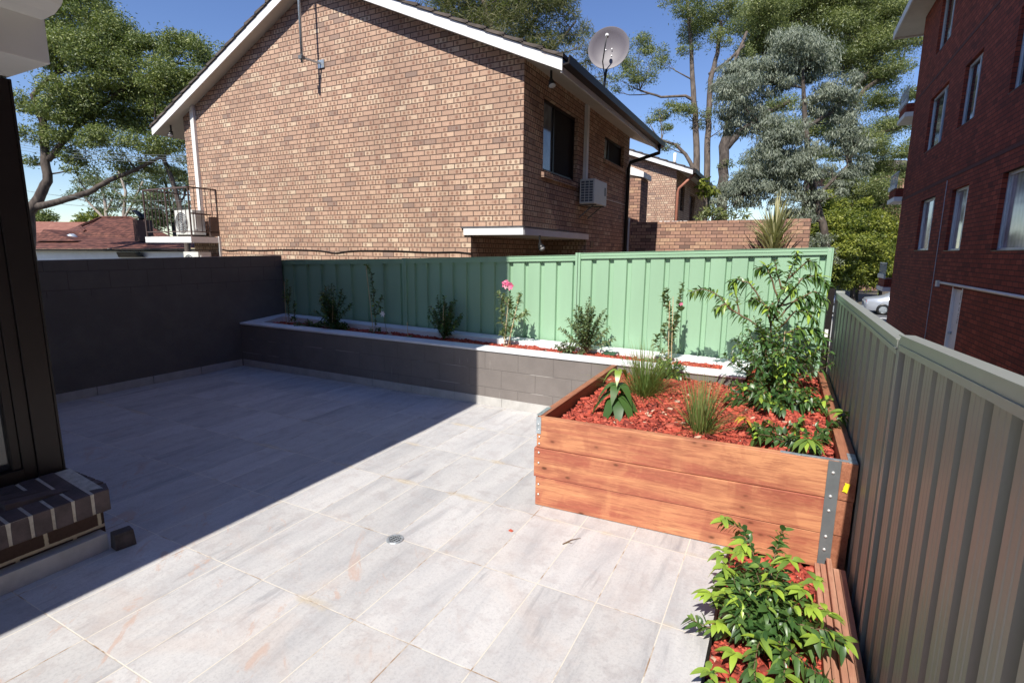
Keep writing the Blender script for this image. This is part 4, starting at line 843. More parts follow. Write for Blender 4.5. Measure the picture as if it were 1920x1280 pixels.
MB().lathe(at(134, 445, D + 2.1), [(.28, -.1), (.26, .05), (.16, .16), (0, .2)], (0, -.3, 1), 14).build('roof_vent', M['alum'], fh, True)
ch = thing('chimney', tuple(at(265, 452, D + 1.2)), 'dark brown chimney with a tilted cowl left of the small balcony', 'chimney')
q0, q1 = at(253, 452, D + 1.2), at(275, 452, D + 1.2); hgt_ = at(253, 412, D + 1.2).z
MB().hexa([q0, q1, q1 + dn * .6, q0 + dn * .6], [(p.x, p.y, hgt_) for p in (q0, q1, q1 + dn * .6, q0 + dn * .6)]).build('stack', plain('dark_chimney', (0.07, .035, .03), .8), ch)
MB().tube([at(267, 414, D + 1.4), at(265, 405, D + 1.4), at(255, 397, D + 1.4), at(248, 395, D + 1.4)], [.16, .16, .10, .04], 8).build('cowl', M['black'], ch, True)
f2 = thing('tiled_house', tuple(at(110, 430, 42)), 'second terracotta roofed house farther away behind the first', 'house')
b = MB(); b.add([at(-60, 446, 40), at(230, 446, 40), at(200, 417, 45), at(-60, 414, 45)], [(0, 1, 2, 3)]); b.add([at(230, 446, 40), at(200, 417, 45), at(240, 440, 50)], [(0, 1, 2)]); b.build('roof', rooftile_mat('pale_terracotta_tile', (0.26, 0.11, 0.08), (0.36, 0.17, 0.12)), f2)
p0, p1 = at(-60, 445, 40.4), at(225, 445, 40.4); MB().hexa([(p0.x, p0.y, GZ), (p1.x, p1.y, GZ), tuple(Vector((p1.x, p1.y, GZ)) + dn * 8), tuple(Vector((p0.x, p0.y, GZ)) + dn * 8)], [p0, p1, p1 + dn * 8, p0 + dn * 8]).build('wall', M['brick_fence'], f2)
for i, (va, vb, lab) in enumerate(((258, 288, 'topmost of the overhead wires crossing the large left tree'), (264, 292, 'second wire from the top crossing the large left tree'), (269, 295, 'third wire from the top crossing the large left tree'), (275, 299, 'fourth wire from the top crossing the large left tree'), (350, 371, 'upper wire of the low group crossing behind the balcony railing'), (366, 385, 'lower wire of the low group crossing behind the balcony railing'))):
    A, B_ = at(-30, va - 8, 30), at(420, vb + 5, 17); mpt = at(200, (va + vb) / 2 + 1.5, 23)
    pts = [A.lerp(B_, k / 14) + Vector((0, 0, -.35 * math.sin(math.pi * k / 14))) for k in range(15)]
    tag(MB().tube(pts, .009, 5).build('power_line', M['grey_steel']), lab, 'wire', 'overhead wires on the left')
# far brick buildings behind the trees on the right
for (u0, u1, vt, vr, d, lab) in ((1508, 1556, 334, 318, 52, 'distant brick block with brown tiled roof glimpsed between the grey green trees'), (1632, 1712, 318, 300, 48, 'distant brick block glimpsed beside the red brick flats')):
    a, c = at(u0, vt, d), at(u1, vt, d); t = thing('brick_block', (a.x, a.y, GZ), lab, 'building')
    MB().hexa([(a.x, a.y, GZ), (c.x, c.y, GZ), (c.x + 3, c.y + 6, GZ), (a.x + 3, a.y + 6, GZ)], [a, c, c + Vector((3, 6, 0)), a + Vector((3, 6, 0))]).build('wall', plain('orange_brick', (0.42, 0.22, 0.16), .85, .15, 2.0), t)
    o_ = Vector((.5, 0, 0)); MB().hexa([a - o_ - Vector((0, .5, 0)), c + o_ - Vector((0, .5, 0)), c + Vector((4, 7, 0)), a + Vector((2, 7, 0))], [at(u0 + 18, vr, d + 3), at(u1 - 14, vr, d + 3), at(u1 - 14, vr, d + 3.5), at(u0 + 18, vr, d + 3.5)]).build('roof', M['roof_grey'], t)
    w0, w1 = at(u0 + 24, vt + 16, d - .1), at(u0 + 36, vt + 38, d - .1)
    MB().box(w0.x, w1.x, w0.y - .05, w0.y + .3, w1.z, w0.z).build('window', M['white'], t)
# ================================================================== CARS
def car(x0, y0, label, hatch=False):
    t = thing('parked_car', (x0, y0, GZ), label, 'car', 'cars parked along the street'); paint = M['silver']
    # stations along x: (x, z_low, z_belt, z_roof, halfwidth belt, halfwidth roof)
    S = [(0, .38, .74, .76, .66, .60), (.12, .26, .86, .88, .80, .70), (.75, .20, .95, .98, .87, .74), (1.0, .20, .97, 1.06, .88, .66), (1.55, .20, .97, 1.40, .89, .58), (2.1, .20, .96, 1.46, .89, .58), (2.7, .20, .95, 1.43, .89, .58), (3.25, .20, .93, 1.12, .88, .64), (3.5, .20, .91, .96, .87, .72), (4.2, .22, .80, .83, .80, .68), (4.42, .34, .62, .64, .66, .58)]
    if hatch: S[1:4] = [(.08, .28, .92, 1.0, .82, .70), (.25, .22, .97, 1.22, .87, .62), (.7, .2, .98, 1.42, .88, .58)]
    b = MB(); ring_ = []
    for (x, zl_, zb2, zr, hb, hr) in S:
        hp = [(-hb * .92, zl_), (-hb, zl_ + .18), (-hb, (zl_ + zb2) / 2 + .08), (-hb * .97, zb2), (-hr, zr - .03), (-hr * .7, zr)]
        pts = hp + [(-p[0], p[1]) for p in hp[::-1]]; ring_.append(len(b.v)); b.v += [(x0 + x, y0 + .9 + p[0], GZ + p[1]) for p in pts]
    nn = 12
    for i in range(len(S) - 1):
        for k in range(nn - 1): b.f.append((ring_[i] + k, ring_[i + 1] + k, ring_[i + 1] + k + 1, ring_[i] + k + 1))
    b.f.append(tuple(ring_[0] + k for k in range(nn))); b.f.append(tuple(ring_[-1] + k for k in range(nn))[::-1])
    b.build('body', paint, t, True)
    for sg in (-1, 1):
        b = MB()
        for (ia, ib) in ((3, 5), (5, 7)):
            pts = []
            for i in list(range(ia, ib + 1)):
                x, zl_, zb2, zr, hb, hr = S[i]; f0, f1 = .10, .88; pts.append(((x, hb * .97 + (hr - hb * .97) * f0 + .006, zb2 + (zr - zb2) * f0), (x, hb * .97 + (hr - hb * .97) * f1 + .006, zb2 + (zr - .03 - zb2) * f1)))
            for i in range(len(pts) - 1):
                q = [pts[i][0], pts[i + 1][0], pts[i + 1][1], pts[i][1]]; s_ = .04 if i == 0 else 0; e_ = .04 if i == len(pts) - 2 else 0
                q = [(q[0][0] + s_, q[0][1], q[0][2]), (q[1][0] - e_, q[1][1], q[1][2]), (q[2][0] - e_, q[2][1], q[2][2]), (q[3][0] + s_, q[3][1], q[3][2])]
                b.add([(x0 + p[0], y0 + .9 + sg * p[1], GZ + p[2]) for p in q], [(0, 1, 2, 3)])
        b.build('side_window', M['glass'], t)
    for xw in (.85, 3.55):
        for sg in (-1, 1):
            c = Vector((x0 + xw, y0 + .9 + sg * .80, GZ + .31)); wlt = MB().lathe(c, [(.16, -.1), (.31, -.09), (.315, .06), (.30, .10), (.20, .105), (.19, .09)], (0, sg, 0), 24).build('wheel', M['black'], t, True)
            r = MB(); r.lathe(c, [(0, .09), (.05, .095), (.19, .085)], (0, sg, 0), 5); r.lathe(c, [(.175, .07), (.195, .108), (.2, .07)], (0, sg, 0), 24); r.build('rim', M['galv'], wlt)
    for sg in (-1, 1):
        MB().box(x0 + .03, x0 + .20, y0 + .9 + sg * .60 - .13, y0 + .9 + sg * .60 + .17 * (1 if sg > 0 else 1), GZ + .66, GZ + .80).build('tail_light', plain('tail_light_lens', (0.30, .16, .16), .2), t)
        MB().box(x0 + 4.2, x0 + 4.38, y0 + .9 + sg * .55 - .13, y0 + .9 + sg * .55 + .13, GZ + .55, GZ + .68).build('headlight', M['white'], t)
    MB().box(x0 - .02, x0 + .14, y0 + .35, y0 + 1.45, GZ + .30, GZ + .42).build('bumper', paint, t, bevel=.03)
    return t
M['silver'] = plain('silver_paint', (0.52, 0.56, 0.62), 0.25, 0.03, 2.0, metal=0.4)
car(4.15, 35.2, 'silver car half hidden behind the red brick flats')
car(-.93, 34.4, 'silver car whose roof shows just above the end of the grey fence', True)
# ================================================================== TREES
def nrm3(g, n): return unit(g.normal(size=(n, 3)))
def tree(name, label, trunks, clusters, D, leafk, bark, size, dens, seed, droop=0.2, zsq=0.7, limb=True, cat='tree', group=None, base=None, twig=0.02, puff=0.50, lr=2.6, djit=0.5, base_r=0.3):
    """trunks: list of [(u,v,r_px)...] polylines; clusters: (u,v,r_px[,depth offset])"""
    g = np.random.default_rng(seed); sc_ = D / 982.5; rsc, dsc = TS.get(name, (1.15, 1.0)); dens *= dsc
    b3 = base if base is not None else at(trunks[0][0][0], trunks[0][0][1], D)
    root = thing(name, (b3.x, b3.y, GZ), label, cat, group)
    tb = MB(); tpts = []
    for tr in trunks:
        pts = [at(u, v, D + (q[0] if q else 0)) for (u, v, r, *q) in tr]; rr = [r * sc_ * .85 for (u, v, r, *q) in tr]
        if (tr is trunks[0] or tr[0][1] >= 440) and pts[0].z > GZ: pts = [Vector((pts[0].x, pts[0].y, GZ))] + pts; rr = [rr[0] * 1.25] + rr
        # smooth resample
        P_, R2 = [], []
        for i in range(len(pts) - 1):
            for k in range(4):
                f = k / 4; P_.append(pts[i].lerp(pts[i + 1], f) + Vector(g.normal(0, .08 * rr[i], 3))); R2.append(rr[i] + (rr[i + 1] - rr[i]) * f)
        P_.append(pts[-1]); R2.append(rr[-1]); tb.tube(P_, R2, 8); tpts += list(zip(P_, R2))
    PP, DD, NN, TT = [], [], [], []
    for cl in clusters:
        u, v, r = cl[:3]; dd = cl[3] if len(cl) > 3 else g.uniform(-djit, djit) * 2.2 * r * sc_
        c = at(u, v, D + dd); R = r * rsc * sc_ * (D + dd) / D
        if limb and tpts:
            best = min(tpts, key=lambda q: (q[0] - c).length + max(0, q[0].z - c.z + .3) * 3 + g.uniform(0, .5))
            a = best[0]; r0 = min(best[1] * .6, .012 * (a - c).length + .02); mid = a.lerp(c, .5) + Vector((g.normal(0, .12), g.normal(0, .12), -.10)) * (a - c).length * .6
            pts = [a.lerp(mid, .0), a.lerp(mid, .5), mid.lerp(c, .15), mid.lerp(c, .6), c]; tb.tube(pts, [r0, r0 * .85, r0 * .65, r0 * .4, r0 * .2], 6, False)
            for k in range(4):
                e = c + Vector(nrm3(g, 1)[0]) * R * .8; s0 = mid.lerp(c, g.uniform(.3, .9)); tb.tube([s0, s0.lerp(e, .5) + Vector(g.normal(0, .06 * R, 3)), e], [r0 * .35, r0 * .22, twig * .3], 4, False)
        npf = max(5, int(9 * (R / 1.2) ** 1.3)); dirs = nrm3(g, npf); dirs[:, 2] = dirs[:, 2] * .8 + .15
        pc = np.array(c) + dirs * R * g.uniform(.45, .95, (npf, 1)) * np.array([1, 1, zsq]); pr_ = R * puff * g.uniform(.6, 1.25, npf)
        for q in range(npf):
            nl = int(dens * (pr_[q] / size) ** 2 * lr * 13.0); d = nrm3(g, nl); d[:, 2] = np.where(d[:, 2] < 0, d[:, 2] * .55, d[:, 2])
            rad = g.uniform(.35, 1.0, (nl, 1)) ** .6; P = pc[q] + d * rad * pr_[q] * np.array([1, 1, .75])
            ax_ = unit(g.normal(size=(nl, 3)) + d * .8 + np.array([0, 0, -droop * 2.0])); n_ = unit(d + g.normal(size=(nl, 3)) * .45 + np.array([0, 0, .35]))
            if q % 2 == 0:
                nh = int(nl * .35); hp = np.array(c) + np.clip(g.normal(0, 1, (nh, 3)), -1.7, 1.7) * R * .50 * np.array([1, 1, .75]); P = np.vstack([P[:-nh], hp]) if nh else P
            PP.append(P); DD.append(ax_); NN.append(n_); TT.append(np.clip(g.normal(.5, .2, nl) + g.normal(0, .10) + (rad[:, 0] - .7) * .25, 0, 1))
    P, Dv, N, T = map(np.concatenate, (PP, DD, NN, TT)); n = len(P)
    L = size * g.uniform(.7, 1.4, n); V, F, k = quads(P, Dv, N, L, L * twig_w.get(leafk, .42))
    npmesh('crown', V, F, L_[leafk], root, np.repeat(T, k)); tb.build('trunk', bark, root, True)
    return n
TS = {'wattle_tree': (1.55, 1.0), 'dark_tree': (1.25, .62), 'broad_tree': (1.27, .72), 'tall_gum': (1.1, .6), 'she_oak': (1.25, 1.2), 'gum_tree': (1.4, 1.3), 'hedge_bush': (1.4, 1.1)}
twig_w = {'casu': .10, 'gumfar': .3, 'wattle': .24, 'gum': .32, 'big': .36, 'hedge': .5}
NL = 0
NL += tree('broad_tree', 'large dark green spreading tree behind the left end of the brick house', [[(52, 470, 13), (54, 400, 12), (72, 372, 10), (90, 340, 9), (84, 290, 8), (80, 220, 7), (110, 150, 5)], [(54, 392, 9), (110, 378, 7), (165, 362, 6), (205, 338, 5), (255, 318, 4), (330, 280, 3)], [(80, 230, 6), (60, 180, 5), (100, 140, 4), (150, 120, 3)], [(90, 300, 6), (150, 230, 5), (240, 160, 4), (330, 120, 3)], [(350, 440, 6), (335, 380, 5), (320, 330, 5), (290, 260, 4)]],
  [(130, 10, 55), (70, 60, 50), (190, 45, 42), (150, 75, 45), (100, 110, 45), (215, 75, 32), (180, 110, 50), (250, 105, 42), (300, 95, 40), (345, 92, 36), (385, 98, 32), (412, 118, 28), (120, 175, 38), (165, 165, 40), (230, 165, 48), (290, 150, 45), (345, 155, 42), (385, 160, 35), (60, 195, 32), (120, 225, 36), (180, 215, 42), (255, 225, 42), (315, 215, 42), (345, 215, 35), (60, 250, 26), (150, 262, 34), (215, 268, 36), (270, 275, 34), (320, 270, 30), (95, 262, 22), (165, 305, 26), (225, 308, 28), (140, 318, 16), (285, 312, 22), (330, 318, 20), (55, 300, 18), (120, 290, 20)], 24.0, 'big', M['bark'], .115, 1.0, 11, zsq=.6)
NL += tree('gum_tree', 'pale trunked gum tree with sparse leaves just left of the brick house', [[(235, 452, 4), (232, 400, 3.5), (236, 360, 3), (222, 320, 2)], [(232, 410, 3), (250, 380, 2), (268, 340, 1.5)]], [(215, 345, 18), (245, 335, 20), (270, 350, 18), (225, 378, 15), (262, 385, 18), (280, 370, 16), (205, 365, 12), (290, 400, 16), (250, 408, 14)], 36, 'gumfar', M['bark_pale'], .2, .5, 12, droop=.5)
NL += tree('gum_tree', 'pale trunked gum tree rising behind the far tiled roof, left of its neighbour', [[(203, 450, 4), (200, 410, 3.5), (196, 370, 3), (182, 330, 2)], [(200, 415, 3), (178, 392, 2.5), (160, 372, 2), (148, 350, 1.5)], [(199, 400, 2.5), (212, 370, 2)]], [(165, 345, 18), (185, 335, 18), (150, 360, 13), (200, 352, 15), (172, 372, 14), (190, 388, 13), (212, 395, 12), (128, 365, 10)], 38, 'gumfar', M['bark_pale'], .2, .45, 13, droop=.5)
NL += tree('gum_tree', 'gum tree seen through the small balcony railing', [[(330, 455, 4), (322, 400, 3), (312, 350, 2.5), (300, 310, 2)], [(322, 405, 3), (345, 370, 2), (355, 330, 1.5)]], [(300, 330, 20), (325, 350, 20), (345, 340, 18), (300, 370, 20), (335, 385, 20), (290, 400, 18), (315, 415, 18), (345, 420, 14), (285, 425, 12), (355, 300, 16)], 37, 'gumfar', M['bark'], .2, .5, 14, droop=.4)
NL += tree('round_tree', 'small round distant tree above the far tiled roofs', [[(80, 425, 2), (80, 410, 1.5)]], [(80, 404, 15), (70, 410, 12), (92, 410, 12), (80, 412, 14)], 60, 'big', M['bark'], .3, 1.0, 15, limb=False)
NL += tree('round_tree', 'broad distant tree behind the ridge of the far tiled house', [[(178, 430, 2), (178, 415, 1.5)]], [(160, 412, 13), (175, 404, 13), (192, 408, 13), (145, 418, 10), (208, 412, 12), (300, 418, 14), (280, 422, 12), (240, 420, 14)], 62, 'hedge', M['bark'], .3, .8, 16, limb=False)
NL += tree('she_oak', 'feathery olive she oak rising behind the ridge of the brick house', [[(945, 300, 9), (940, 120, 7), (925, 60, 5), (905, 0, 4)], [(940, 110, 5), (985, 60, 4), (1020, 10, 3)], [(935, 140, 5), (1040, 90, 3), (1080, 40, 2)]], [(840, 5, 40), (870, 25, 38), (905, 45, 38), (880, 60, 32), (930, 10, 42), (960, 55, 36), (1000, 20, 38), (990, 80, 34), (1040, 15, 32), (1065, 60, 26), (1035, 85, 30), (1095, 85, 20), (1100, 60, 16), (1075, 115, 24), (1110, 120, 18), (1130, 150, 14), (960, -20, 45), (1040, -20, 35), (1055, 30, 22), (1120, 170, 12), (1000, 110, 30)], 27, 'casu', M['bark_grey'], .30, 1.6, 17, droop=.15, zsq=1.0)
NL += tree('tall_gum', 'tall twin trunked gum tree to the right of the satellite dish', [[(1318, 470, 11), (1312, 430, 9), (1307, 340, 7.5), (1305, 250, 6.5), (1300, 170, 5.5), (1296, 90, 4), (1288, 0, 3)], [(1316, 430, 8), (1326, 380, 7), (1326, 280, 6.5), (1330, 200, 6), (1332, 150, 5.5), (1345, 100, 4.5), (1352, 40, 3.5)], [(1303, 320, 5), (1285, 290, 4), (1268, 272, 3.5), (1240, 262, 2.5), (1215, 250, 2)], [(1304, 190, 4), (1285, 180, 3), (1240, 182, 2.5), (1200, 170, 2)], [(1330, 140, 4), (1365, 115, 3.5), (1395, 85, 3)], [(1334, 165, 4), (1372, 130, 3.5), (1400, 60, 3)]],
  [(1200, 85, 28), (1225, 105, 26), (1180, 115, 24), (1165, 150, 22), (1205, 140, 28), (1245, 120, 22), (1150, 170, 12), (1190, 160, 18), (1235, 215, 22), (1262, 205, 22), (1285, 215, 20), (1215, 225, 14), (1245, 240, 16), (1250, 275, 16), (1230, 262, 12), (1310, 60, 34), (1295, 15, 38), (1330, 30, 36), (1350, 75, 26), (1265, 5, 24), (1370, 20, 34), (1290, 95, 18), (1345, 190, 14), (1325, 215, 20), (1290, 205, 16), (1310, 235, 14), (1360, 235, 12), (1395, 100, 22)], 27, 'gum', M['bark_grey'], .105, 1.0, 18, zsq=.6)
NL += tree('dead_branch', 'bare leafless branch against the blue sky above the satellite dish', [[(1290, 60, 2.5), (1262, 46, 2), (1240, 38, 1.6), (1225, 20, 1.0)], [(1262, 46, 1.6), (1245, 55, 1.1), (1222, 70, .8)], [(1240, 38, 1.2), (1218, 38, .8)], [(1262, 90, 1.2), (1285, 75, 1.6)]], [(1290, 62, 5)], 27, 'gum', M['bark_grey'], .1, .3, 19, limb=False, cat='branch') if False else 0
NL += tree('dark_tree', 'tall dark green tree filling the sky left of the red brick flats', [[(1350, 470, 14), (1352, 420, 12), (1357, 330, 11), (1358, 275, 11), (1372, 210, 9), (1400, 150, 6), (1415, 90, 5)], [(1358, 280, 9), (1385, 250, 8), (1430, 215, 6), (1480, 190, 5)], [(1385, 180, 6), (1430, 120, 5), (1440, 60, 4)], [(1612, 470, 7), (1608, 400, 6.5), (1592, 300, 6), (1575, 200, 5), (1640, 120, 4)], [(1575, 230, 6), (1620, 170, 5), (1690, 120, 4)], [(1590, 290, 6), (1640, 250, 4), (1690, 240, 3)], [(1357, 350, 6), (1400, 325, 4), (1420, 290, 3)]],
  [(1420, 40, 48), (1455, 15, 48), (1500, 20, 52), (1550, 10, 52), (1600, 25, 48), (1645, 35, 42), (1690, 30, 36), (1700, 75, 30), (1660, 85, 40), (1620, 75, 40), (1575, 55, 42), (1455, 75, 38), (1410, 95, 28), (1670, 130, 32), (1640, 150, 30), (1600, 120, 38), (1690, 185, 24), (1655, 195, 26), (1560, 110, 38), (1620, 190, 28), (1690, 235, 26), (1650, 245, 30), (1675, 285, 30), (1620, 270, 32), (1700, 320, 22), (1470, 200, 28), (1440, 235, 25), (1495, 240, 30), (1560, 240, 32), (1545, 290, 28), (1395, 300, 16), (1420, 290, 18), (1385, 330, 12), (1630, 320, 32), (1655, 355, 32), (1615, 370, 34), (1640, 405, 30), (1580, 345, 28), (1375, 160, 20), (1360, 310, 13), (1670, 390, 26), (1590, 400, 30), (1560, 375, 26)], 38.5, 'gum', M['bark'], .145, 1.0, 20, zsq=.6)
NL += tree('wattle_tree', 'blue grey drooping wattle tree in front of the taller dark trees', [[(1550, 480, 9), (1545, 430, 8), (1530, 380, 7), (1515, 300, 6), (1508, 200, 5), (1505, 130, 3)], [(1515, 310, 5), (1460, 280, 4), (1420, 230, 3)], [(1510, 240, 5), (1560, 210, 4), (1580, 190, 3)], [(1530, 390, 5), (1470, 350, 4), (1400, 360, 3)], [(1530, 370, 4), (1590, 310, 3)]],
  [(1500, 82, 30), (1530, 92, 30), (1475, 95, 28), (1545, 112, 20), (1490, 120, 32), (1520, 130, 28), (1455, 120, 20), (1470, 145, 22), (1395, 150, 32), (1420, 140, 26), (1380, 175, 28), (1430, 170, 24), (1375, 205, 26), (1405, 205, 24), (1365, 235, 18), (1395, 240, 16), (1570, 155, 22), (1555, 175, 22), (1590, 172, 14), (1545, 195, 22), (1585, 200, 20), (1525, 205, 18), (1565, 225, 22), (1600, 235, 20), (1580, 255, 24), (1610, 262, 18), (1590, 285, 18), (1450, 240, 28), (1475, 255, 26), (1440, 265, 22), (1490, 280, 26), (1460, 290, 28), (1435, 310, 26), (1480, 315, 30), (1505, 320, 22), (1450, 335, 30), (1410, 335, 24), (1385, 345, 22), (1360, 360, 20), (1400, 365, 22), (1345, 378, 14), (1430, 365, 22), (1500, 345, 24), (1470, 370, 20), (1515, 370, 20), (1495, 398, 20), (1520, 400, 16), (1480, 400, 12), (1615, 305, 16), (1600, 325, 18), (1580, 345, 14), (1560, 320, 14), (1575, 360, 10), (1385, 385, 12), (1345, 395, 10)], 23.5, 'wattle', M['bark'], .15, 1.2, 21, droop=1.2, zsq=.85, puff=.5)
hd = [('leftmost yellow green bush of the street hedge, above the fence end', [(1535, 385, 22), (1530, 420, 26), (1545, 455, 28), (1540, 495, 28), (1565, 430, 26), (1560, 405, 20), (1570, 500, 28), (1572, 465, 28), (1550, 528, 18), (1575, 528, 16)], 31), ('middle yellow green bush of the street hedge, above the parked cars', [(1600, 400, 24), (1610, 440, 30), (1600, 480, 30), (1625, 500, 26), (1590, 515, 20), (1630, 460, 26), (1605, 420, 20), (1625, 420, 22), (1600, 510, 20), (1595, 530, 16), (1620, 530, 18)], 32), ('rightmost yellow green bush of the street hedge, beside the red brick flats', [(1655, 430, 26), (1665, 470, 28), (1650, 500, 24), (1680, 500, 24), (1675, 440, 24), (1640, 410, 20), (1690, 470, 22), (1650, 525, 18), (1680, 528, 18), (1665, 515, 18)], 33)]
for i, (lab, cl, d) in enumerate(hd):
    NL += tree('hedge_bush', lab, [[(cl[2][0], 560, 4), (cl[2][0], 500, 3)]], cl, d + 4.5, 'hedge', M['bark'], .17, 1.0, 30 + i, zsq=.9, cat='bush', group='hedge bushes along the street')
NL += tree('shrub', 'small light green shrub beside the wall of the second brick house', [[(1322, 420, 3), (1325, 380, 2)]], [(1325, 345, 14), (1335, 358, 12), (1318, 362, 10)], 20, 'hedge', M['bark'], .18, .9, 40, droop=.6, cat='bush')
NL += tree('shrub', 'leafy dark green shrub peeping over the brick boundary wall', [[(1335, 430, 3), (1335, 405, 2)]], [(1320, 402, 12), (1340, 398, 13), (1365, 402, 12), (1390, 404, 10), (1350, 406, 12), (1310, 408, 8)], 18, 'gum', M['bark'], .16, .9, 41, cat='bush')
NL += tree('garden_bush', 'clipped grey green bush at the right end of the brick boundary wall', [[(1545, 520, 2), (1545, 480, 2)]], [(1530, 460, 20), (1550, 475, 18), (1540, 450, 16), (1565, 490, 12), (1530, 490, 16)], 17, 'wattle', M['bark'], .10, 1.0, 42, cat='bush')
# ================================================================== NEAR PLANTS
def stake(p, h, lean=(0, 0), r=.004, mat='cane'): return MB().tube([p, (p[0] + lean[0], p[1] + lean[1], p[2] + h)], [r, r * .8], 6), mat
def plant(name, label, base, branches, leafk, ll, lw, per, seed, cat='plant', droop=.3, spread=1.0, tint=(.35, .18), tips=0.0, stakes=(), group=None, rs=.004, fold=.2, updir=.2, young=None, lmin=0.15):
    """branches: lists of offsets (dx,dy,dz) from the base; leaves grow along each"""
    g = np.random.default_rng(seed); root = thing(name, base, label, cat, group); B = np.array(base); sb = MB()
    P, Dv, N, T, Ls = [], [], [], [], []
    for br in branches:
        pts = [Vector(base) + Vector(p) for p in br]
        fine = []
        for i in range(len(pts) - 1):
            for k in range(4): fine.append(pts[i].lerp(pts[i + 1], k / 4) + Vector(g.normal(0, .004, 3)))
        fine.append(pts[-1]); m = len(fine); ln = sum((fine[i + 1] - fine[i]).length for i in range(m - 1))
        sb.tube(fine, [rs * (1 - .75 * i / m) for i in range(m)], 5, False)
        nl = max(3, int(per * ln * 1.9)); ph = g.uniform(0, 6.28)
        for k in range(nl):
            f = lmin + (1 - lmin) * (k + g.uniform(0, .8)) / nl; q = min(f, .999) * (m - 1); i = int(q); p = fine[i].lerp(fine[i + 1], q - i); t_ = (fine[i + 1] - fine[i]).normalized()
            ph += 2.4; s = t_.cross(Vector((math.cos(ph), math.sin(ph), .3))).normalized()
            d = s * spread + t_ * .6 + Vector((0, 0, updir)); P.append(p); Dv.append(d); N.append(Vector((0, 0, 1)) + Vector(g.normal(0, .35, 3)))
            tt = g.normal(tint[0], tint[1] * 1.25); tt = tt + (tips * max(0, (f - .65) / .35)); T.append(min(1, max(0, tt))); Ls.append(ll * g.uniform(.65, 1.2) * (.75 + .25 * math.sin(math.pi * min(1, f))))
    P, Dv, N, T, Ls = map(np.array, (P, Dv, N, T, Ls)); V, F, k = leafs(P, Dv, N, Ls, Ls * lw / ll * g.uniform(.75, 1.25, len(P)), droop * g.uniform(.2, 2.0, len(P)), fold)
    npmesh('leaves', V, F, L_[leafk], root, np.repeat(T, k), True); sb.build('stem', M['stem'], root, True)
    for (off_, h, lean) in stakes:
        s_, mt_ = stake(tuple(B + np.array(off_)), h, lean); s_.build('stake', M['cane'], root)
    return root
def bushy(g, n, H, R, z0=.0, up=1.0):
    out = []
    for i in range(n):
        a = g.uniform(0, 6.28); r = R * math.sqrt(g.uniform(.02, 1)); h = H * (1 - .55 * (r / R) ** 2) * g.uniform(.75, 1.05)
        out.append([(0, 0, z0), (r * .25 * math.cos(a), r * .25 * math.sin(a), z0 + (h - z0) * .35), (r * .7 * math.cos(a), r * .7 * math.sin(a), z0 + (h - z0) * .72), (r * math.cos(a), r * math.sin(a), h)])
    return out
G = lambda s: random.Random(s)
PZ = .59
plant('staked_plant', 'slender staked plant in the shaded corner against the dark block wall', (-6.22, 5.12, PZ), [[(0, 0, 0), (.01, 0, .25), (-.01, .01, .45), (.01, 0, .66)], [(0, 0, .3), (.05, 0, .42), (.05, .02, .55)], [(0, 0, .05), (.10, .02, .12), (.16, 0, .1)], [(0, 0, .3), (-.06, .0, .4), (-.05, 0, .5)], [(.12, 0, 0), (.10, .02, .25), (.14, 0, .35)]], 'near', .055, .022, 75, 50, tint=(.5, .2), stakes=[((-.03, -.02, 0), .62, (.01, 0))])
plant('low_plant', 'low pale edged ground cover at the left end of the shaded planter', (-5.75, 5.12, PZ), bushy(G(5), 14, .13, .24), 'small', .04, .024, 90, 51, tint=(.6, .25))
plant('bushy_plant', 'dark bushy shrub with a thin cane, second from the dark block wall', (-5.38, 5.15, PZ), bushy(G(6), 28, .62, .28, .02), 'near', .056, .026, 50, 52, tint=(.4, .2), stakes=[((.03, -.05, .1), .34, (.03, 0))])
plant('low_plant', 'low dark leafy plant at the foot of the bushy shrub in the shaded planter', (-5.25, 5.05, PZ), bushy(G(7), 12, .14, .22), 'near', .05, .024, 70, 53, tint=(.4, .2))
plant('staked_plant', 'tall thin plant tied to a leaning cane in the shaded middle of the planter', (-4.63, 5.12, PZ), [[(0, 0, 0), (.02, 0, .2), (.0, 0, .5), (-.03, .01, .78), (-.13, .02, .88)], [(0, 0, .3), (.10, 0, .42), (.14, .02, .5)], [(0, 0, .25), (.09, .02, .32), (.12, 0, .36)], [(0, 0, 0), (.06, -.02, .08), (.1, 0, .07)], [(0, 0, 0), (-.06, -.02, .09)], [(0, 0, .5), (.04, 0, .58)], [(0, 0, .4), (-.05, 0, .5)]], 'near', .055, .024, 60, 54, tint=(.45, .2), stakes=[((0, -.02, 0), .86, (-.09, 0))])
fl_ = thing('white_flower', (-4.40, 5.05, PZ), 'single small white flower on a thin stalk in the shaded planter', 'flower')
MB().tube([(-4.36, 5.05, PZ), (-4.38, 5.04, PZ + .15), (-4.40, 5.03, PZ + .29)], .0025, 5).build('stem', M['stem_green'], fl_)
g = np.random.default_rng(1); a = np.arange(6) * 2 * np.pi / 6
V, F, k = leafs(np.tile([-4.40, 5.03, PZ + .29], (6, 1)), np.stack([np.cos(a), -.35 * np.ones(6), np.sin(a)], 1), np.tile([0, -1.0, .1], (6, 1)), np.full(6, .048), np.full(6, .022), .1); npmesh('petals', V, F, M['white'], fl_)
sp_ = thing('seedling', (-4.06, 5.08, PZ), 'tiny seedling with a short stick in the shaded planter', 'plant')
MB().tube([(-4.06, 5.08, PZ - .01), (-4.07, 5.08, PZ + .2)], .004, 6).build('stake', M['cane'], sp_)
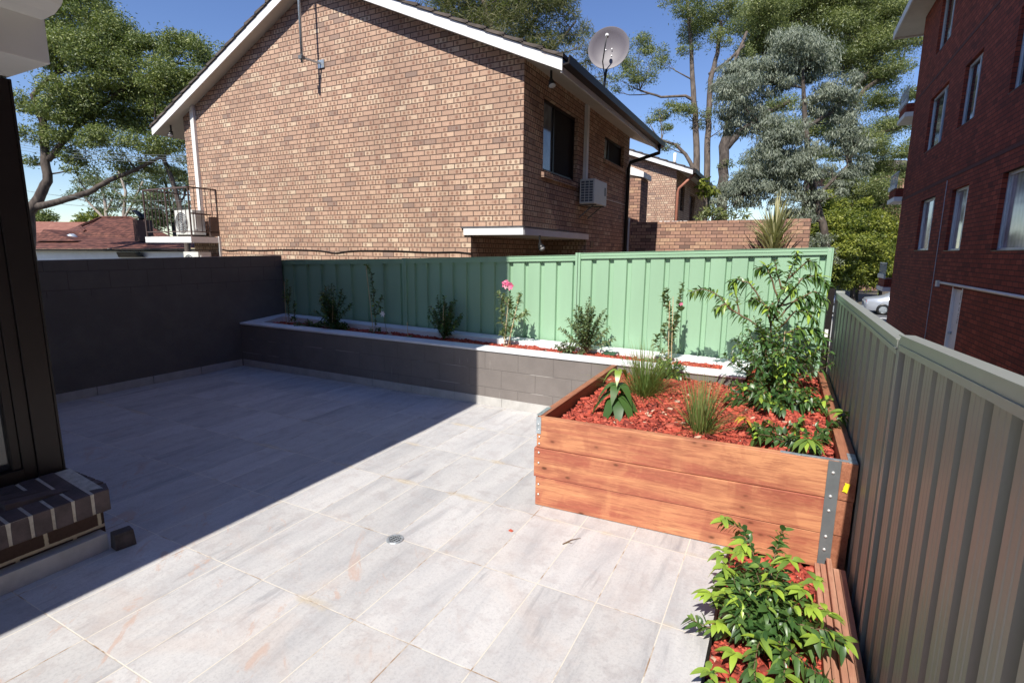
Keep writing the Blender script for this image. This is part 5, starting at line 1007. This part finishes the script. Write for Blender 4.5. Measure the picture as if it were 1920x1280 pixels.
g = np.random.default_rng(2); a = g.uniform(0, 6.28, 7); V, F, k = leafs(np.tile([-4.03, 5.06, PZ + .02], (7, 1)) + g.normal(0, .012, (7, 3)), np.stack([np.cos(a), np.sin(a), np.full(7, .7)], 1), np.tile([0, 0, 1.0], (7, 1)), np.full(7, .07), np.full(7, .028)); npmesh('leaves', V, F, L_['near'], sp_, np.repeat(g.uniform(.4, .9, 7), k))
plant('bushy_plant', 'rounded shrub with a thin cane in the shaded planter, left of the pink flowers', (-3.58, 5.15, PZ), bushy(G(8), 30, .55, .27, .02), 'near', .052, .025, 50, 55, tint=(.4, .2), stakes=[((.02, -.05, .08), .36, (.02, 0))])
pf = plant('pink_flowering_plant', 'staked plant with a pink bloom on top where the shadow meets sunlight', (-2.70, 5.15, PZ), [[(-.04, 0, 0), (-.03, 0, .2), (.03, 0, .42), (.0, 0, .68)], [(.03, 0, 0), (.02, 0, .25), (.12, 0, .5), (.13, 0, .62)], [(-.03, 0, .35), (-.11, 0, .45), (-.05, 0, .6)], [(-.03, 0, .2), (-.10, 0, .3), (-.08, 0, .42)], [(.02, 0, .3), (.18, .02, .36), (.22, .02, .42)], [(-.04, 0, .05), (-.08, 0, .15), (-.05, 0, .22)], [(0, 0, .45), (-.15, 0, .62)], [(0, 0, .4), (.02, 0, .55)]], 'small', .075, .028, 62, 56, tint=(.6, .2), stakes=[((-.05, -.02, 0), .55, (.06, 0)), ((.0, -.02, 0), .60, (.14, 0))])
def bloom(parent, c, r, n, seed):
    g = np.random.default_rng(seed); a = np.arange(n) * 2 * np.pi / n + g.uniform(0, 1); d = np.stack([np.cos(a), -.25 + .2 * np.sin(a * 2), np.sin(a)], 1)
    V, F, k = leafs(np.tile(c, (n, 1)), d, np.tile([0, -1.0, .2], (n, 1)) + g.normal(0, .2, (n, 3)), np.full(n, r), np.full(n, r * .8), .25, .3); npmesh('flower', V, F, L_['pink'], parent, np.repeat(g.uniform(.1, .9, n), k), True)
bloom(pf, (-2.72, 5.12, PZ + .72), .055, 6, 1); bloom(pf, (-2.66, 5.11, PZ + .70), .05, 6, 2); bloom(pf, (-2.70, 5.10, PZ + .735), .04, 5, 3)
plant('sunlit_shrub', 'sunlit small leaved shrub with upright twigs in front of the green fence', (-1.78, 5.14, PZ), bushy(G(9), 40, .60, .31, .03), 'small', .046, .024, 46, 57, tint=(.5, .22), rs=.003)
plant('low_plant', 'low sprawling leaves at the foot of the sunlit shrub', (-1.95, 5.05, PZ), bushy(G(10), 14, .16, .20), 'small', .035, .02, 80, 58, tint=(.35, .2))
stp = thing('plant_tag', (-1.5, 5.2, PZ), 'small dark green plastic plate lying beside the sunlit shrub', 'tag')
MB().hexa([(-1.62, 5.16, PZ + .03), (-1.48, 5.13, PZ + .03), (-1.46, 5.2, PZ + .05), (-1.6, 5.23, PZ + .05)], [(-1.62, 5.16, PZ + .034), (-1.48, 5.13, PZ + .034), (-1.46, 5.2, PZ + .054), (-1.6, 5.23, PZ + .054)]).build('plate', plain('dark_green_plastic', (.02, .06, .03), .4), stp)
cl = plant('staked_climber', 'climber with round leaves tied to two canes in front of the green fence', (-.93, 5.12, PZ), [[(0, 0, 0), (.01, 0, .25), (-.02, 0, .5), (-.06, 0, .74)], [(0, 0, .1), (.03, 0, .35), (.07, 0, .58), (.08, 0, .79)], [(0, 0, .05), (-.13, -.03, .2), (-.12, -.03, .28)], [(0, 0, .02), (-.2, -.1, .04)], [(0, 0, .5), (-.09, 0, .62), (-.07, 0, .7)], [(0, 0, .2), (-.07, 0, .3), (-.05, 0, .4)], [(0, 0, .3), (.06, -.02, .4), (.04, 0, .5)]], 'small', .062, .040, 48, 59, tint=(.45, .2), stakes=[((0, -.02, 0), .62, (-.02, 0)), ((.03, -.02, 0), .66, (-.02, 0))])
bloom(cl, (-.84, 5.08, PZ + .6), .02, 5, 9)
BZ = .52
# the young tree in the box
rg = G(20); brs = [[(0, 0, 0), (-.02, 0, .3), (-.05, 0, .55), (.0, 0, .8), (.07, 0, 1.05), (.09, .0, 1.17)], [(-.03, 0, .42), (-.18, 0, .56), (-.36, 0, .66), (-.5, 0, .80), (-.62, 0, .84), (-.72, -.02, .80)], [(-.05, 0, .55), (-.12, 0, .74), (-.25, 0, .90), (-.34, 0, .93), (-.40, 0, .9)], [(0, 0, .6), (.12, 0, .78), (.25, 0, .85), (.33, 0, .78)], [(0, 0, .7), (.15, 0, .95), (.27, .02, .98), (.34, 0, .9)], [(0, 0, .75), (-.10, 0, .98), (-.13, 0, 1.05), (-.2, 0, 1.02)], [(0, 0, .45), (.15, -.05, .55), (.28, -.05, .55), (.36, -.05, .46)], [(.05, 0, .95), (.18, 0, 1.1), (.24, 0, 1.06)], [(0, 0, .5), (.12, -.05, .68), (.20, -.05, .70), (.27, -.08, .62)], [(0, 0, .6), (-.10, -.05, .72), (-.18, -.05, .78), (-.24, 0, .74)], [(-.36, 0, .66), (-.42, -.05, .72), (-.50, -.08, .66)], [(-.30, 0, .63), (-.34, .05, .76), (-.38, .05, .86)], [(0, 0, .8), (.05, -.1, .9), (.12, -.18, .86)], [(0, 0, .65), (-.05, -.1, .75), (-.08, -.16, .68)], [(.02, 0, .85), (-.05, .02, 1.0), (-.06, .02, 1.10)], [(0, 0, .72), (.2, .02, .80), (.30, .0, .68)]]
plant('young_tree', 'leafy young tree with arching branches, tallest plant in the big timber box', (-.02, 4.92, BZ - .01), brs, 'near', .078, .027, 52, 60, cat='tree', tint=(.62, .18), tips=.12, droop=.55, rs=.009, lmin=.25, updir=-.1, stakes=[((.06, -.06, .1), .42, (.0, 0))])
plant('dense_shrub', 'dense dark leafy shrub around the foot of the young tree in the timber box', (-.03, 4.72, BZ), bushy(G(21), 34, .66, .46, .0), 'near', .072, .030, 38, 61, tint=(.50, .22), droop=.5, rs=.004)
plant('dense_shrub', 'low dark glossy shrub spreading over the mulch in front of the young tree', (-.0, 4.28, BZ), bushy(G(22), 40, .22, .40, .0), 'near', .066, .032, 42, 62, tint=(.52, .22), droop=.45)
plant('small_shrub', 'small round leaved shrub at the back of the timber box below the climber', (-.85, 4.75, BZ), bushy(G(23), 18, .22, .20, .0), 'near', .048, .03, 60, 63, tint=(.55, .2), droop=.3)
# big drooping leaves
bl = thing('large_leaf_plant', (-.98, 3.55, BZ), 'young plant with big glossy drooping leaves at the left of the timber box', 'plant')
MB().tube([(-.98, 3.55, BZ), (-.985, 3.55, BZ + .16), (-.98, 3.56, BZ + .32)], [.006, .005, .004], 6).build('stem', M['stem'], bl)
g = np.random.default_rng(64); spec = []
for k in range(12):
    a = k * .66 + .3 + g.uniform(-.2, .2); spec.append((BZ + .13 + g.uniform(-.03, .04), math.cos(a), math.sin(a), .35, g.uniform(.17, .21), .085, 1.05, g.uniform(.45, .7)))
for k in range(6):
    a = k * 1.05 + 2.6; spec.append((BZ + .21, math.cos(a), math.sin(a), .6, g.uniform(.13, .19), g.uniform(.055, .075), 1.0, g.uniform(.5, .8)))
for k, a in enumerate((3.6, 4.9, 1.2)): spec.append((BZ + .31, math.cos(a), math.sin(a), .8, .14, .05, 1.3, .88))
P = np.array([(-.982, 3.552, s[0]) for s in spec]); Dv = np.array([(s[1], s[2], s[3]) for s in spec]); N = np.tile([0, 0, 1.0], (len(spec), 1)) + Dv * np.array([-.3, -.3, 0]); Ls = np.array([s[4] for s in spec]); Ws = np.array([s[5] for s in spec]); T = np.array([s[7] for s in spec])
V, F, k = leafs(P, Dv, N, Ls, Ws, 1.25, .18, 8); npmesh('leaves', V, F, L_['near'], bl, np.repeat(T, k), True)
def grass(name, label, c, n, H, R, seed, tint, wdt=.004, lean=.45, curl=.5, flop=0):
    g = np.random.default_rng(seed); root = thing(name, c, label, 'grass')
    a = g.uniform(0, 6.28, n); r = g.uniform(0, R, n); P = np.array(c) + np.stack([r * np.cos(a), r * np.sin(a), np.zeros(n)], 1)
    l = np.abs(g.normal(0, lean, n)) + .05; a2 = a + g.normal(0, .5, n); D_ = np.stack([l * np.cos(a2), l * np.sin(a2), np.ones(n)], 1)
    if flop: l2 = g.random(n) < flop; D_[l2, :2] *= 2.6
    L = H * g.uniform(.55, 1.1, n); N = np.stack([-np.cos(a2), -np.sin(a2), np.full(n, .3)], 1)
    V, F, k = leafs(P, D_, N, L, np.full(n, wdt), curl, .3, 5, .35); npmesh('blades', V, F, L_['grass'], root, np.clip(np.repeat(g.normal(tint, .15, n), k) + np.tile(np.repeat(np.linspace(0, .35, 6), 3), n), 0, 1)); return root
grass('grass_tuft', 'bright fine leaved grass tuft behind the big leaved plant in the timber box', (-.92, 4.1, BZ), 420, .62, .09, 70, .34, .0055, .55, .25, .25)
grass('grass_tuft', 'upright reddish tipped grass clump in the middle front of the timber box', (-.40, 3.42, BZ - .01), 240, .52, .06, 71, .45, .0055, .48, .15, .14)
plant('creeping_plant', 'low trailing plant with glossy leaves in the front right corner of the timber box', (.16, 3.45, BZ), [[(0, 0, 0), (-.05, -.08, .06), (-.02, -.18, .10), (.02, -.25, .11)], [(0, 0, 0), (-.12, -.1, .06), (-.2, -.16, .09), (-.24, -.20, .07)], [(0, 0, 0), (.06, -.1, .07), (.10, -.18, .09)], [(0, 0, 0), (.1, .1, .06), (.18, .22, .12), (.25, .3, .14)], [(0, 0, 0), (-.1, .1, .05), (-.2, .18, .08)], [(0, 0, 0), (-.02, .2, .07), (.02, .35, .08)], [(0, 0, 0), (.12, .15, .05), (.1, .3, .06)], [(0, 0, 0), (-.2, .02, .05), (-.3, .05, .08)], [(0, 0, 0), (-.15, -.02, .07), (-.25, -.08, .12)], [(0, 0, 0), (.04, .05, .07), (-.06, .12, .10)], [(0, 0, 0), (.1, -.02, .05), (.14, .05, .08)]], 'near', .06, .026, 75, 65, tint=(.5, .18), tips=.12, droop=.6)
def spray(parent, c, n, L, W, tint, seed, dirs=None, droop=.7, leafk='near', name='young_leaves'):
    g = np.random.default_rng(seed); a = g.uniform(0, 6.28, n) if dirs is None else np.array(dirs); D_ = np.stack([np.cos(a), np.sin(a), g.uniform(.1, .5, n)], 1)
    V, F, k = leafs(np.tile(c, (n, 1)) + g.normal(0, .006, (n, 3)), D_, np.tile([0, 0, 1.0], (n, 1)) + g.normal(0, .2, (n, 3)), L * g.uniform(.8, 1.15, n), np.full(n, W), droop, .2, 6); return npmesh(name, V, F, L_[leafk], parent, np.repeat(np.clip(g.normal(tint, .06, n), 0, 1), k), True)
cp = bpy.data.objects['creeping_plant']
spray(cp, (.19, 3.20, BZ + .13), 9, .10, .030, .85, 80, (3.4, 3.9, 4.3, 4.7, 5.1, 5.5, 5.9, 2.9, .2)); spray(cp, (.40, 3.72, BZ + .17), 7, .10, .034, .85, 81); spray(cp, (-.07, 3.32, BZ + .09), 4, .07, .03, .75, 82)
yw = thing('yellowing_plant', (-.12, 3.52, BZ), 'tiny plant with yellow and orange drooping leaves right of the grass clump', 'plant')
MB().tube([(-.10, 3.50, BZ), (-.12, 3.50, BZ + .07), (-.15, 3.50, BZ + .12)], .003, 5).build('stem', M['stem'], yw)
spray(yw, (-.15, 3.50, BZ + .11), 10, .062, .03, .45, 83, None, .9, 'yellow', 'leaves'); spray(yw, (-.09, 3.50, BZ + .08), 5, .06, .016, .9, 84, None, .5, 'near', 'young_leaves')
# narrow bed shrub, close to the camera
ng = G(30); lb = bushy(ng, 70, .44, .33, .05)
lb = [[(p[0] * .8, p[1] * 1.15, p[2]) for p in br] for br in lb]
lb = [[(p[0] * .84, p[1] * .86, p[2] * .84) for p in br] for br in lb]
lb = [[(p[0], p[1] * (.62 if p[1] < 0 else 1.1), p[2]) for p in br] for br in lb]
np_ = plant('lilly_pilly_shrub', 'leafy shrub with lime green new tips in the narrow bed beside the tiles', (.04, 2.30, -.02), lb + [[(p[0] * .86, p[1] * .86, p[2] * .84) for p in br] for br in [[(0, 0, .1), (-.06, .2, .38), (-.13, .26, .47), (-.24, .28, .49)], [(0, 0, .05), (-.12, -.1, .1), (-.24, -.15, .12), (-.32, -.17, .15)], [(0, 0, .1), (.12, -.1, .25), (.25, -.12, .27), (.33, -.14, .24)], [(0, 0, .1), (.16, -.28, .2), (.28, -.42, .24), (.34, -.46, .18)], [(0, 0, .1), (.0, -.22, .2), (-.02, -.4, .16), (.03, -.5, .08)], [(0, 0, .1), (.03, .2, .4), (.06, .28, .52)], [(0, 0, .1), (-.14, .05, .3), (-.22, .06, .34)], [(0, 0, .1), (.1, -.3, .18), (.1, -.45, .14)]]], 'near', .066, .027, 50, 66, tint=(.52, .15), tips=.12, droop=.4, rs=.004)
g = np.random.default_rng(90)
for k, (dx, dy, dz) in enumerate((.84 * q[0], .86 * q[1], .86 * q[2]) for q in ((-.24, .28, .49), (-.20, .06, .34), (-.17, -.02, .28), (.33, -.14, .22), (.20, -.05, .30), (.03, -.5, .10), (.10, -.46, .14), (-.10, -.38, .12), (.02, -.12, .38), (.22, .10, .36), (.12, -.28, .16), (-.14, .12, .40), (.0, -.32, .2), (.24, -.20, .22), (-.22, .16, .36), (-.25, -.02, .22), (-.16, -.16, .30), (.16, .0, .36), (.28, .02, .26), (-.2, -.2, .16), (.1, .1, .44), (-.12, .2, .42))):
    spray(np_, (.04 + dx, 2.30 + dy * (.75 if dy < 0 else 1), -.02 + dz), 7, .074, .028, .92, 100 + k, None, .55)
p2 = plant('small_bed_plant', 'small lime green plant at the bottom edge beside the tiles', (-.08, 1.80, -.02), bushy(G(31), 8, .18, .12, .02), 'near', .055, .026, 60, 67, tint=(.6, .2), tips=.3)
spray(p2, (-.12, 1.86, .13), 6, .06, .026, .92, 120, None, .4); spray(p2, (-.03, 1.84, .12), 5, .06, .026, .9, 121, None, .4)
# spiky plant in front of the brick wall
yk = thing('spiky_cordyline', (-.28, 13.1, GZ), 'spiky variegated cordyline in front of the low brick wall', 'plant')
MB().tube([(-.28, 13.1, GZ), (-.28, 13.1, 1.3), (-.27, 13.1, 2.0)], [.06, .05, .04], 8).build('stem', M['bark'], yk)
g = np.random.default_rng(95); n = 150; a = g.uniform(0, 6.28, n); l = np.abs(g.normal(.55, .55, n)); z = g.uniform(1.55, 2.05, n); D_ = np.stack([l * np.cos(a), l * np.sin(a), np.ones(n)], 1)
L = np.where(l < .4, g.uniform(.85, 1.3, n), g.uniform(.75, 1.1, n)); V, F, k = leafs(np.stack([np.full(n, -.28), np.full(n, 13.1), z], 1), D_, np.stack([-np.cos(a), -np.sin(a), np.full(n, .5)], 1), L, np.full(n, .05), .12, .25, 5, .5); npmesh('leaves', V, F, L_['yucca'], yk, np.repeat(g.uniform(0, 1, n), k))
tag(MB().tube([(-7.3, 13.9, 2.9), (-7.2, 13.9, 3.0)], .01, 4).build('x', M['black'])) if False else None
